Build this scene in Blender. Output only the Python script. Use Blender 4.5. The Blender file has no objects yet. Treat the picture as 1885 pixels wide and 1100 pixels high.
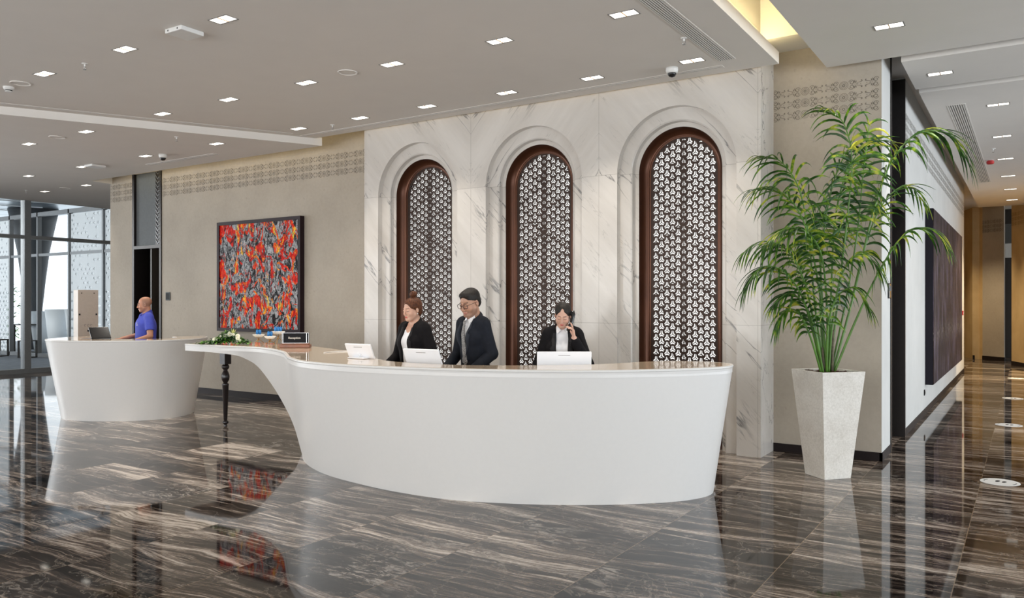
import bpy, bmesh, math, random
import numpy as np
from mathutils import Vector, Matrix, geometry
random.seed(7)
SC = bpy.context.scene
COL = SC.collection
PI = math.pi
YAW = 0.57652
FWD = Vector((-math.sin(YAW), math.cos(YAW), 0)); RGT = Vector((math.cos(YAW), math.sin(YAW), 0))

# ------------------------------------------------------------------ camera
cd = bpy.data.cameras.new('camera'); cam = bpy.data.objects.new('camera', cd); COL.objects.link(cam)
cd.sensor_fit = 'HORIZONTAL'; cd.sensor_width = 36.0; cd.lens = 36.0 * 1459.7 / 1885.0
cd.shift_y = 5.85 / 1885.0; cd.clip_start = 0.05; cd.clip_end = 300
cam.location = (0, 0, 1.6); cam.rotation_euler = (PI / 2, 0, YAW)
SC.camera = cam
# ------------------------------------------------------------------ daylight
W = bpy.data.worlds.new('daylight'); SC.world = W; W.use_nodes = True
bg = W.node_tree.nodes['Background']; bg.inputs[0].default_value = (0.90, 0.955, 1.0, 1); bg.inputs[1].default_value = 1.9
def area(name, loc, size, power, color, target):
    l = bpy.data.lights.new(name, 'AREA'); l.shape = 'RECTANGLE'; l.size = size[0]; l.size_y = size[1]
    l.energy = power; l.color = color
    o = bpy.data.objects.new(name, l); COL.objects.link(o); o.location = loc
    o.rotation_euler = (Vector(target) - Vector(loc)).to_track_quat('-Z', 'Y').to_euler()
    return o
# daylight entering by the glazed fronts behind the viewer and on the right of the lobby
area('window_daylight', (-5.5, -6.2, 1.6), (13, 3.0), 520, (1.0, 0.985, .96), (-5.5, 6, 2.3))
area('window_daylight', (7.4, 8.0, 1.6), (21, 3.0), 810, (0.84, 0.92, 1.0), (-4, 9.0, 2.2))
area('window_daylight', (-18.6, .2, 1.7), (12, 3.0), 520, (0.95, 0.97, 1.0), (-8, 4.0, 3.9))
area('terrace_daylight', (-27, 1.5, 3.9), (9, 3.0), 1150, (1.0, 0.99, .96), (-25, 12, 1.6))
# ------------------------------------------------------------------ colour management
SC.view_settings.view_transform = 'Standard'; SC.view_settings.look = 'None'
SC.view_settings.gamma = 1.0; SC.view_settings.use_curve_mapping = False
SC.view_settings.exposure = 0.0
SC.cycles.max_bounces = 8; SC.cycles.diffuse_bounces = 5; SC.cycles.glossy_bounces = 4
SC.cycles.transmission_bounces = 6; SC.cycles.transparent_max_bounces = 8
SC.cycles.caustics_reflective = False; SC.cycles.caustics_refractive = False
SC.cycles.sample_clamp_indirect = 4.0
SC.cycles.use_denoising = True

# ------------------------------------------------------------------ materials
def lin(c):
    return tuple((x / 12.92 if x <= 0.04045 else ((x + 0.055) / 1.055) ** 2.4) for x in c)
def rgb(r, g, b): return lin((r / 255, g / 255, b / 255)) + (1,)
class NT:
    def __init__(s, name):
        s.m = bpy.data.materials.new(name); s.m.use_nodes = True; s.t = s.m.node_tree
        s.b = s.t.nodes['Principled BSDF']
    def n(s, typ, **kw):
        x = s.t.nodes.new(typ)
        for k, v in kw.items():
            if k.startswith('i_'):
                x.inputs[k[2:].replace('_', ' ')].default_value = v
            else: setattr(x, k, v)
        return x
    def l(s, a, ao, b, bi): s.t.links.new(a.outputs[ao], b.inputs[bi])
    def math(s, op, a, b=None, clamp=False):
        x = s.t.nodes.new('ShaderNodeMath'); x.operation = op; x.use_clamp = clamp
        for i, v in enumerate((a, b)):
            if v is None: continue
            if isinstance(v, (int, float)): x.inputs[i].default_value = v
            else: s.t.links.new(v, x.inputs[i])
        return x.outputs[0]
    def ramp(s, src, pts, interp='LINEAR'):
        r = s.t.nodes.new('ShaderNodeValToRGB'); r.color_ramp.interpolation = interp
        e = r.color_ramp.elements
        while len(e) < len(pts): e.new(0.5)
        for i, (p, c) in enumerate(pts): e[i].position = p; e[i].color = c
        if src is not None: s.t.links.new(src, r.inputs[0])
        return r.outputs[0]
    def mix(s, f, a, b, typ='MIX'):
        x = s.t.nodes.new('ShaderNodeMix'); x.data_type = 'RGBA'; x.blend_type = typ
        for i, v in ((0, f), (6, a), (7, b)):
            if isinstance(v, (int, float, tuple)): x.inputs[i].default_value = v
            else: s.t.links.new(v, x.inputs[i])
        return x.outputs[2]
    def coords(s, scale=(1, 1, 1), rot=(0, 0, 0), loc=(0, 0, 0), which='Object'):
        tc = s.n('ShaderNodeTexCoord'); mp = s.n('ShaderNodeMapping')
        mp.inputs['Scale'].default_value = scale; mp.inputs['Rotation'].default_value = rot; mp.inputs['Location'].default_value = loc
        s.l(tc, which, mp, 'Vector'); return mp.outputs[0]
    def noise(s, vec, scale=5, detail=4, rough=.5, dist=0, out=0):
        x = s.n('ShaderNodeTexNoise'); x.inputs['Scale'].default_value = scale; x.inputs['Detail'].default_value = detail
        x.inputs['Roughness'].default_value = rough; x.inputs['Distortion'].default_value = dist
        if vec is not None: s.t.links.new(vec, x.inputs['Vector'])
        return x.outputs[out]
    def base(s, v):
        if isinstance(v, tuple): s.b.inputs['Base Color'].default_value = v
        else: s.t.links.new(v, s.b.inputs['Base Color'])
    def bump(s, h, strength=.2, dist=.01):
        x = s.n('ShaderNodeBump'); x.inputs['Strength'].default_value = strength; x.inputs['Distance'].default_value = dist
        s.t.links.new(h, x.inputs['Height']); s.t.links.new(x.outputs[0], s.b.inputs['Normal'])
    def set(s, **kw):
        for k, v in kw.items(): s.b.inputs[k.replace('_', ' ')].default_value = v
        return s
M = {}
def plain(name, col, rough=.5, metal=0., var=.06, scale=30, spec=.5, coat=0.):
    t = NT(name); c = col if len(col) == 4 else tuple(col) + (1,)
    nz = t.noise(t.coords(), scale, 3)
    lo = tuple(x * (1 - var) for x in c[:3]) + (1,); hi = tuple(min(1, x * (1 + var)) for x in c[:3]) + (1,)
    t.base(t.ramp(nz, [(.3, lo), (.7, hi)]))
    t.set(Roughness=rough, Metallic=metal, Specular_IOR_Level=spec, Coat_Weight=coat)
    M[name] = t.m; return t
def emit(name, col, strength):
    t = NT(name); t.base((0, 0, 0, 1)); t.b.inputs['Emission Color'].default_value = tuple(col) + (1,)
    t.b.inputs['Emission Strength'].default_value = strength; M[name] = t.m; return t

plain('ceiling_paint', rgb(224, 219, 213), .85, var=.012, scale=3)
plain('white_solid', rgb(217, 215, 212), .32, var=.008, spec=.45)
plain('white_satin', rgb(226, 225, 222), .45, var=.01)
plain('dark_metal', (.022, .018, .017), .38, .6)
plain('base_dark', (.014, .009, .009), .55, spec=.2)
plain('black_gloss', (.012, .012, .013), .15)
plain('black_matte', (.010, .010, .011), .6, spec=.2)
plain('sign_black', (.006, .006, .008), .5, spec=.15)
plain('door_dark', (.018, .013, .011), .4)
plain('door_brown', (.055, .045, .036), .45)
plain('grey_panel', rgb(104, 108, 110), .6, .0, spec=.2)
plain('grey_frame', rgb(128, 130, 132), .4, .5)
plain('steel', (.6, .6, .6), .25, 1.)
plain('brass', rgb(196, 146, 62), .25, 1.)
plain('wood_base', rgb(120, 66, 30), .3, scale=14, var=.25)
plain('turned_leg', (.016, .011, .011), .22)
plain('kiosk_paint', rgb(178, 164, 150), .4, .1, var=.03)
plain('cove_paint', rgb(215, 208, 170), .8, var=.02)
plain('red_plastic', (.45, .02, .02), .35)
plain('soil', (.06, .028, .018), .95, var=.5, scale=60)
plain('grille_grey', rgb(120, 118, 116), .6)
plain('slot_grey', rgb(140, 137, 134), .7)
plain('monitor_white', rgb(236, 237, 240), .3, var=.005)
plain('planks_outside', rgb(104, 110, 118), .6, var=.2, scale=6)
plain('outside_white', rgb(236, 242, 246), .5, var=.02)
plain('outside_dark', rgb(48, 54, 60), .5)
plain('outside_grey', rgb(120, 132, 142), .45, .3)
emit('lamp_glow', (1.0, .95, .85), 2.6)
emit('led_warm', (1.0, .80, .38), 6)
emit('led_trough', (1.0, .84, .45), 30)
emit('back_light', (1.0, .985, .96), 1.05)

# beige inlay of the counter tops
t = plain('counter_top', rgb(206, 184, 158), .08, var=.03, scale=2.5, coat=.3)
# painted grey plaster
t = NT('plaster'); v = t.coords()
n1 = t.noise(v, 1.1, 6, .6); n2 = t.noise(v, 22, 5, .65); n3 = t.noise(v, 7, 3, .6)
c = t.ramp(n1, [(.3, rgb(162, 152, 138)), (.7, rgb(178, 168, 154))])
c = t.mix(.14, c, t.ramp(n2, [(.35, rgb(158, 149, 135)), (.6, rgb(186, 177, 164))]))
spots = t.ramp(t.noise(v, 16, 2, .5), [(.70, (0, 0, 0, 1)), (.74, (1, 1, 1, 1))])
c = t.mix(t.math('MULTIPLY', spots, .16), c, rgb(96, 90, 84))
t.base(c); t.set(Roughness=.7); t.bump(n3, .06, .01); M['plaster'] = t.m
# lighter corridor plaster
t = NT('plaster_light'); v = t.coords(); n1 = t.noise(v, 1.4, 5, .6)
c = t.ramp(n1, [(.3, rgb(196, 196, 193)), (.7, rgb(208, 208, 205))])
t.base(c); t.set(Roughness=.65); t.bump(t.noise(v, 30, 3), .08, .01); M['plaster_light'] = t.m
t = NT('plaster_tan'); v = t.coords(); n1 = t.noise(v, 1.6, 5, .6)
c = t.ramp(n1, [(.3, rgb(192, 164, 118)), (.7, rgb(212, 186, 140))])
t.base(c); t.set(Roughness=.6); M['plaster_tan'] = t.m
# cast stone of the planter
t = NT('cast_stone'); v = t.coords(); n1 = t.noise(v, 3, 6, .65); n2 = t.noise(v, 60, 4, .7)
c = t.ramp(n1, [(.3, rgb(196, 190, 180)), (.62, rgb(218, 214, 206))]); c = t.mix(.3, c, t.ramp(n2, [(.35, rgb(170, 164, 154)), (.6, rgb(224, 220, 213))]))
t.base(c); t.set(Roughness=.75); t.bump(n2, .15, .005); M['cast_stone'] = t.m

# white veined marble, book-matched about the joints between the arches
t = NT('marble')
tc = t.n('ShaderNodeTexCoord'); sp = t.n('ShaderNodeSeparateXYZ'); t.l(tc, 'Object', sp, 0)
pp = t.math('PINGPONG', t.math('ADD', sp.outputs[0], 5.98 + 18.25), 1.825)
up_ = t.math('GREATER_THAN', sp.outputs[2], 3.06)
xx = t.math('ADD', t.math('MULTIPLY', pp, up_), t.math('MULTIPLY', t.math('ADD', t.math('MULTIPLY', sp.outputs[0], -1.0), 4.7), t.math('SUBTRACT', 1.0, up_)))
cb = t.n('ShaderNodeCombineXYZ'); t.t.links.new(xx, cb.inputs[0]); t.l(sp, 1, cb, 1); t.l(sp, 2, cb, 2)
mp = t.n('ShaderNodeMapping'); mp.inputs['Rotation'].default_value = (0, math.radians(-42), 0); t.l(cb, 0, mp, 0)
mp2 = t.n('ShaderNodeMapping'); mp2.inputs['Scale'].default_value = (1.0, 1.0, .13); t.l(mp, 0, mp2, 0)
vein = t.noise(mp2.outputs[0], 2.3, 5, .55, .12)
d1 = t.math('ABSOLUTE', t.math('SUBTRACT', vein, .5))
thin = t.ramp(d1, [(0, (1, 1, 1, 1)), (.009, (0, 0, 0, 1))])
vein2 = t.noise(mp2.outputs[0], 7.5, 4, .6, .12)
thin2 = t.ramp(t.math('ABSOLUTE', t.math('SUBTRACT', vein2, .47)), [(0, (1, 1, 1, 1)), (.008, (0, 0, 0, 1))])
msk = t.ramp(t.noise(cb.outputs[0], 1.3, 2), [(.42, (0, 0, 0, 1)), (.54, (1, 1, 1, 1))])
msk2 = t.ramp(t.noise(cb.outputs[0], 3.1, 2), [(.5, (0, 0, 0, 1)), (.62, (1, 1, 1, 1))])
cloud = t.noise(mp2.outputs[0], 2.6, 6, .65)
c = t.ramp(cloud, [(.3, rgb(196, 190, 183)), (.7, rgb(216, 211, 205))])
c = t.mix(t.math('MULTIPLY', t.math('MULTIPLY', thin, msk), .82), c, rgb(104, 103, 104))
c = t.mix(t.math('MULTIPLY', t.math('MULTIPLY', thin2, msk2), .42), c, rgb(128, 125, 122))
# slab joints
jz = None
for zj in (1.36, 3.06):
    g = t.math('LESS_THAN', t.math('ABSOLUTE', t.math('SUBTRACT', sp.outputs[2], zj)), .0025)
    jz = g if jz is None else t.math('MAXIMUM', jz, g)
jx = t.math('LESS_THAN', t.math('ABSOLUTE', t.math('SUBTRACT', t.math('PINGPONG', t.math('ADD', sp.outputs[0], 5.98 + 18.25), .9125), 0.0)), .0025)
jx = t.math('MULTIPLY', jx, t.math('GREATER_THAN', t.math('ABSOLUTE', t.math('SUBTRACT', pp, .91)), .4))
c = t.mix(t.math('MULTIPLY', t.math('MAXIMUM', jz, jx), .45), c, rgb(120, 114, 106))
t.base(c); t.set(Roughness=.10, Specular_IOR_Level=.3); M['marble'] = t.m

# polished dark striped marble floor, veins running along X, slabs in columns along Y
t = NT('floor_marble')
tc = t.n('ShaderNodeTexCoord'); sp = t.n('ShaderNodeSeparateXYZ'); t.l(tc, 'Object', sp, 0)
TX = .91; TY = .46
ux = t.math('DIVIDE', t.math('ADD', sp.outputs[0], .35 + 40 * TX), TX)
ix = t.math('FLOOR', ux)
uy = t.math('DIVIDE', t.math('ADD', t.math('ADD', sp.outputs[1], 20), t.math('MULTIPLY', ix, .17)), TY)
iy = t.math('FLOOR', uy)
ci = t.n('ShaderNodeCombineXYZ'); t.t.links.new(ix, ci.inputs[0]); t.t.links.new(iy, ci.inputs[1])
wn = t.n('ShaderNodeTexWhiteNoise'); t.l(ci, 0, wn, 0)
off = t.n('ShaderNodeVectorMath', operation='SCALE'); off.inputs[3].default_value = 7.0; t.l(wn, 'Color', off, 0)
add = t.n('ShaderNodeVectorMath', operation='ADD'); t.l(tc, 'Object', add, 0); t.l(off, 0, add, 1)
# slow bending of the strata
wv = t.n('ShaderNodeTexNoise'); wv.inputs['Scale'].default_value = .9; wv.inputs['Detail'].default_value = 3; t.l(add, 0, wv, 'Vector')
wsc = t.math('MULTIPLY', t.math('SUBTRACT', wv.outputs[0], .5), .34)
cw = t.n('ShaderNodeCombineXYZ'); t.t.links.new(wsc, cw.inputs[1])
a2 = t.n('ShaderNodeVectorMath', operation='ADD'); t.l(add, 0, a2, 0); t.l(cw, 0, a2, 1)
m1 = t.n('ShaderNodeMapping'); m1.inputs['Scale'].default_value = (.55, 8.0, 1); m1.inputs['Rotation'].default_value = (0, 0, math.radians(-4)); t.l(a2, 0, m1, 0)
s1 = t.noise(m1.outputs[0], 1.0, 8, .68, .25)
m2 = t.n('ShaderNodeMapping'); m2.inputs['Scale'].default_value = (2.2, 42.0, 1); m2.inputs['Rotation'].default_value = (0, 0, math.radians(-4)); t.l(a2, 0, m2, 0)
s2 = t.noise(m2.outputs[0], 1.0, 6, .75, .4)
m3 = t.n('ShaderNodeMapping'); m3.inputs['Scale'].default_value = (3.0, 7.0, 1); t.l(a2, 0, m3, 0)
s3 = t.noise(m3.outputs[0], 3.0, 8, .75, .8)
wsum = t.math('ADD', t.math('MULTIPLY', s1, .58), t.math('MULTIPLY', s2, .42))
wsum = t.math('ADD', wsum, t.math('MULTIPLY', t.math('SUBTRACT', wn.outputs['Value'], .5), .10))
grit = t.noise(add.outputs[0], 34, 8, .8, .5)
wsum = t.math('ADD', wsum, t.math('MULTIPLY', t.math('SUBTRACT', grit, .5), .13))
c = t.ramp(wsum, [(.395, rgb(12, 9, 8)), (.462, rgb(34, 28, 25)), (.503, rgb(70, 60, 54)), (.548, rgb(118, 105, 95)), (.625, rgb(202, 190, 178))])
br = t.ramp(t.noise(add.outputs[0], 1.1, 3), [(.52, (0, 0, 0, 1)), (.72, (1, 1, 1, 1))])
c = t.mix(t.math('MULTIPLY', br, .6), c, t.ramp(s3, [(.41, rgb(12, 10, 9)), (.475, rgb(50, 43, 40)), (.52, rgb(110, 101, 94)), (.575, rgb(198, 189, 180))]))
cr = t.ramp(t.math('ABSOLUTE', t.math('SUBTRACT', t.noise(add.outputs[0], 1.6, 7, .6, .4), .5)), [(0, (1, 1, 1, 1)), (.006, (0, 0, 0, 1))])
c = t.mix(t.math('MULTIPLY', cr, .28), c, rgb(190, 178, 164))
fx = t.math('PINGPONG', ux, .5); jt = t.math('LESS_THAN', fx, .0028)
fy = t.math('PINGPONG', uy, .5); jt2 = t.math('LESS_THAN', fy, .004)
c = t.mix(t.math('MULTIPLY', t.math('MAXIMUM', jt, t.math('MULTIPLY', jt2, .4)), .6), c, rgb(150, 130, 108))
t.base(c); t.set(Roughness=.04, Specular_IOR_Level=.38, IOR=1.45); M['floor_marble'] = t.m

# bronze of the arch frames
t = plain('bronze', rgb(84, 49, 31), .34, .55, var=.18, scale=2.2)
plain('bronze_dark', rgb(54, 37, 28), .5, .4, var=.15, scale=8)
# glass
t = NT('glass'); t.base((.96, .98, 1, 1)); t.set(Roughness=0.0, IOR=1.45, Transmission_Weight=1.0)
gl = t.n('ShaderNodeBsdfTransparent'); gg = t.n('ShaderNodeBsdfGlossy'); gg.inputs['Roughness'].default_value = 0.01
fr = t.n('ShaderNodeFresnel'); mx = t.n('ShaderNodeMixShader'); t.l(fr, 0, mx, 0); t.l(gl, 0, mx, 1); t.l(gg, 0, mx, 2)
gl.inputs[0].default_value = (.97, .99, 1.0, 1)
t.t.links.new(mx.outputs[0], t.t.nodes['Material Output'].inputs['Surface']); M['glass'] = t.m
t = NT('aluminium_soffit'); v = t.coords((1, .15, 1)); n1 = t.noise(v, 3, 4)
t.base(t.ramp(n1, [(.3, rgb(128, 142, 152)), (.7, rgb(190, 202, 210))])); t.set(Metallic=.7, Roughness=.3); M['aluminium_soffit'] = t.m

# ------------------------------------------------------------------ mesh helpers
class MB:
    def __init__(s): s.v = []; s.f = []
    def add(s, vs, fs):
        b = len(s.v); s.v += [tuple(x) for x in vs]; s.f += [tuple(b + i for i in f) for f in fs]; return s
    def box(s, x0, x1, y0, y1, z0, z1, mat=None):
        vs = [(x, y, z) for z in (z0, z1) for y in (y0, y1) for x in (x0, x1)]
        if mat is not None: vs = [mat @ Vector(p) for p in vs]
        return s.add(vs, [(0, 2, 3, 1), (4, 5, 7, 6), (0, 1, 5, 4), (2, 6, 7, 3), (0, 4, 6, 2), (1, 3, 7, 5)])
    def prism(s, poly, z0, z1):
        poly = list(poly); n = len(poly)
        area2 = sum(poly[i][0] * poly[(i + 1) % n][1] - poly[(i + 1) % n][0] * poly[i][1] for i in range(n))
        if area2 < 0: poly = poly[::-1]
        b = len(s.v); s.v += [(p[0], p[1], z0) for p in poly] + [(p[0], p[1], z1) for p in poly]
        tris = geometry.tessellate_polygon([[Vector((p[0], p[1], 0)) for p in poly]])
        for tr in tris:
            a, c, d = tr
            ar = (poly[c][0] - poly[a][0]) * (poly[d][1] - poly[a][1]) - (poly[d][0] - poly[a][0]) * (poly[c][1] - poly[a][1])
            if ar < 0: c, d = d, c
            s.f.append((b + n + a, b + n + c, b + n + d)); s.f.append((b + a, b + d, b + c))
        for i in range(n):
            j = (i + 1) % n; s.f.append((b + i, b + j, b + n + j, b + n + i))
        return s
    def tube(s, pts, r, n=8, cap=True):
        pts = [Vector(p) for p in pts]; m = len(pts)
        rs = r if isinstance(r, (list, tuple)) else [r] * m
        b = len(s.v); up = None
        for i, p in enumerate(pts):
            tg = (pts[min(i + 1, m - 1)] - pts[max(i - 1, 0)])
            tg = tg.normalized() if tg.length > 1e-9 else Vector((0, 0, 1))
            if up is None:
                up = Vector((0, 0, 1)) if abs(tg.z) < .9 else Vector((1, 0, 0))
            a = tg.cross(up); a = a.normalized() if a.length > 1e-6 else tg.orthogonal().normalized()
            up = a.cross(tg).normalized()
            for k in range(n):
                th = 2 * PI * k / n; s.v.append(tuple(p + (a * math.cos(th) + up * math.sin(th)) * rs[i]))
        for i in range(m - 1):
            for k in range(n):
                k2 = (k + 1) % n; s.f.append((b + i * n + k, b + i * n + k2, b + (i + 1) * n + k2, b + (i + 1) * n + k))
        if cap:
            s.f.append(tuple(b + k for k in range(n))[::-1]); s.f.append(tuple(b + (m - 1) * n + k for k in range(n)))
        return s
    def lathe(s, prof, c=(0, 0, 0), n=24, cap=True):
        b = len(s.v)
        for r, z in prof:
            for k in range(n):
                th = 2 * PI * k / n; s.v.append((c[0] + r * math.cos(th), c[1] + r * math.sin(th), c[2] + z))
        for i in range(len(prof) - 1):
            for k in range(n):
                k2 = (k + 1) % n; s.f.append((b + i * n + k, b + i * n + k2, b + (i + 1) * n + k2, b + (i + 1) * n + k))
        if cap:
            s.f.append(tuple(b + k for k in range(n))[::-1]); s.f.append(tuple(b + (len(prof) - 1) * n + k for k in range(n)))
        return s
    def ell(s, c, r, n=12, m=8, mat=None):
        b = len(s.v)
        for i in range(m + 1):
            ph = PI * i / m
            for k in range(n):
                th = 2 * PI * k / n
                p = Vector((r[0] * math.sin(ph) * math.cos(th), r[1] * math.sin(ph) * math.sin(th), r[2] * math.cos(ph)))
                if mat is not None: p = mat @ p
                s.v.append(tuple(p + Vector(c)))
        for i in range(m):
            for k in range(n):
                k2 = (k + 1) % n; s.f.append((b + i * n + k, b + (i + 1) * n + k, b + (i + 1) * n + k2, b + i * n + k2))
        return s
    def xf(s, mat): s.v = [tuple(mat @ Vector(p)) for p in s.v]; return s
    def build(s, name, mat, parent=None, smooth=False, bevel=0., **props):
        me = bpy.data.meshes.new(name); me.from_pydata(s.v, [], s.f); me.validate(); me.update()
        if mat is not None: me.materials.append(M[mat] if isinstance(mat, str) else mat)
        if smooth: me.polygons.foreach_set('use_smooth', [True] * len(me.polygons))
        o = bpy.data.objects.new(name, me); COL.objects.link(o)
        if parent is not None: o.parent = parent
        if bevel:
            md = o.modifiers.new('bevel', 'BEVEL'); md.width = bevel; md.segments = 2; md.limit_method = 'ANGLE'; md.angle_limit = .6
        for k, v in props.items(): o[k] = v
        return o
def smooth_angle(o, ang=.7):
    me = o.data; me.polygons.foreach_set('use_smooth', [True] * len(me.polygons))
    bm = bmesh.new(); bm.from_mesh(me)
    for e in bm.edges:
        if len(e.link_faces) != 2 or e.calc_face_angle(0) > ang: e.smooth = False
    bm.to_mesh(me); bm.free(); return o
def tag(o, label, cat, group=None):
    o['label'] = label; o['category'] = cat
    if group: o['group'] = group
    return o
def thing(name, label, cat, loc=(0, 0, 0), rz=0., group=None):
    o = bpy.data.objects.new(name, None); COL.objects.link(o); o.empty_display_size = .1
    o.location = loc; o.rotation_euler = (0, 0, rz); return tag(o, label, cat, group)
def copy_tree(o, parent=None):
    c = o.copy(); COL.objects.link(c); c.parent = parent
    for ch in [x for x in CH.get(o.name, [])]: copy_tree(ch, c)
    return c
CH = {}
def dup(root, loc, rz, label=None, group=None):
    r = root.copy(); COL.objects.link(r); r.location = loc; r.rotation_euler = (0, 0, rz)
    if label: r['label'] = label
    if group: r['group'] = group
    kids = [x for x in bpy.data.objects if x.parent == root]
    for ch in kids:
        c = ch.copy(); COL.objects.link(c); c.parent = r
        for g in [x for x in bpy.data.objects if x.parent == ch]:
            d = g.copy(); COL.objects.link(d); d.parent = c
    return r
def structure(o): o['kind'] = 'structure'; return o
def catmull(pts, per=6):
    pts = [np.array(p, float) for p in pts]; out = []
    for i in range(len(pts) - 1):
        p0 = pts[max(i - 1, 0)]; p1 = pts[i]; p2 = pts[i + 1]; p3 = pts[min(i + 2, len(pts) - 1)]
        for k in range(per):
            u = k / per
            out.append(.5 * ((2 * p1) + (-p0 + p2) * u + (2 * p0 - 5 * p1 + 4 * p2 - p3) * u * u + (-p0 + 3 * p1 - 3 * p2 + p3) * u ** 3))
    out.append(pts[-1]); return out

# ================================================================== THE SETTING
YB = 8.72      # grey back wall
YM = 8.23      # front of the marble wall
XC = -1.23     # corridor wall
structure(MB().box(-19.0, 9, -8, 31, -.2, 0).build('floor', 'floor_marble'))
# ---- ceiling slabs
HI = 4.28
m = MB(); m.prism([(-2.10, -8), (-2.10, 8.165), (-8.86, 8.165), (-10.73, 4.70), (-17.75, -8)], 4.0, 4.12)
structure(m.build('ceiling', 'ceiling_paint'))
m = MB(); m.prism([(-17.60, -8), (-10.56, 4.70), (-8.706, 8.26), (-14.9, 8.26), (-15.02, 9.05), (-15.02, 13), (-19.05, 13), (-19.05, -8)], 3.9, 4.02)
structure(m.build('ceiling', 'ceiling_paint'))
structure(MB().box(-1.724, 9, -8, 8.565, 4.0, 4.12).build('ceiling', 'ceiling_paint'))
structure(MB().box(-1.06, 9, 8.77, 9.99, 4.0, 4.12).build('ceiling', 'ceiling_paint'))
structure(MB().box(-1.045, 9, 10.19, 23.3, 4.0, 4.12).build('ceiling', 'ceiling_paint'))
# ---- upper ceiling with the lit trough between the two slabs
m = MB()
m.box(-19.3, -2.3, -8, 9.3, HI, HI + .1); m.box(-1.2, 9, -8, 9.3, HI, HI + .1); m.box(-2.3, -1.2, 8.21, 9.3, HI, HI + .1)
m.box(-2.4, -1.1, -8.1, 8.31, 4.75, 4.85); m.box(-2.4, -2.302, -8, 8.3, HI + .02, 4.8); m.box(-1.198, -1.1, -8, 8.3, HI + .02, 4.8); m.box(-2.3, -1.2, 8.212, 8.31, HI + .02, 4.8)
m.box(-19.3, 9, 9.2, 31, HI, HI + .1)
structure(m.build('ceiling', 'ceiling_paint'))
structure(MB().box(-2.29, -2.20, -7.5, 8.1, 4.122, 4.15).build('trim_1', 'led_trough'))
structure(MB().box(-14.5, -8.95, 8.17, 8.20, 4.06, 4.09).build('trim_2', 'led_warm'))
structure(MB().box(-8.8, -2.2, 8.10, 8.14, 4.121, 4.15).build('trim_3', 'led_warm'))
# ---- grey plaster wall behind the marble block, with the left doorway
m = MB()
m.box(-15.04, -14.27, YB, YB + .3, 0, HI); m.box(-14.27, -13.354, YB, YB + .3, 4.02, HI); m.box(-13.354, -7.7, YB, YB + .3, 0, HI)
structure(m.build('wall_back', 'plaster'))
structure(MB().box(-15.04, -14.84, YB + .3, 13, 0, 4.2).build('wall_left', 'plaster'))
m = MB(); m.box(-2.4, XC - .004, YB, YB + .25, 0, HI)
structure(m.build('wall_right', 'plaster'))
# baseboards
structure(MB().box(-13.30, -7.83, YB - .012, YB, 0, .10).build('baseboard_back', 'base_dark'))
structure(MB().box(-15.04, -14.30, YB - .012, YB, 0, .10).build('baseboard_left', 'base_dark'))
m = MB(); m.box(-2.3, XC + .008, YB - .012, YB, 0, .085); m.box(XC - .02, XC + .008, YB - .012, 9.29, 0, .085)
structure(m.build('baseboard_right', 'base_dark'))
structure(MB().box(XC - .02, XC + .008, 10.46, 20.95, 0, .085).build('baseboard_corridor', 'base_dark'))

# ---- marble block with three stepped round-arched niches
ARCH = [-6.887, -5.062, -3.237]; SPR = 3.06
def arch_pts(cx, R, n=40, z0=0.0):
    return [(cx - R, z0)] + [(cx - R * math.cos(PI * k / n), SPR + R * math.sin(PI * k / n)) for k in range(n + 1)] + [(cx + R, z0)]
def arch_loft(m, cx, seq, n=40, z0=0.0):
    b = len(m.v); cnt = n + 3
    for R, y in seq: m.v += [(x, y, z) for x, z in arch_pts(cx, R, n, z0)]
    for i in range(len(seq) - 1):
        for k in range(cnt - 1): m.f.append((b + i * cnt + k, b + i * cnt + k + 1, b + (i + 1) * cnt + k + 1, b + (i + 1) * cnt + k))
out = [(-7.83, 0)]
for cx in ARCH: out += arch_pts(cx, .685)
out += [(-2.30, 0), (-2.30, HI), (-7.83, HI)]
m = MB(); b = 0
m.v = [(x, YM, z) for x, z in out]
for tr in geometry.tessellate_polygon([[Vector((x, z, 0)) for x, z in out]]): m.f.append(tuple(tr))
m.add([(-7.83, YM, 0), (-7.83, YB + .02, 0), (-7.83, YB + .02, HI), (-7.83, YM, HI)], [(0, 1, 2, 3)])
m.add([(-2.30, YM, 0), (-2.30, YB + .02, 0), (-2.30, YB + .02, HI), (-2.30, YM, HI)], [(0, 3, 2, 1)])
for cx in ARCH:
    arch_loft(m, cx, [(.685, YM), (.683, YM + .08), (.552, YM + .08), (.538, YM + .092), (.532, YM + .155), (.483, YM + .155)])
bm = bmesh.new(); me = bpy.data.meshes.new('wall_marble'); me.from_pydata(m.v, [], m.f); bm.from_mesh(me)
bmesh.ops.remove_doubles(bm, verts=bm.verts, dist=1e-4); bmesh.ops.recalc_face_normals(bm, faces=bm.faces); bm.to_mesh(me); bm.free()
me.materials.append(M['marble']); wm = bpy.data.objects.new('wall_marble', me); COL.objects.link(wm); structure(wm)

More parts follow.
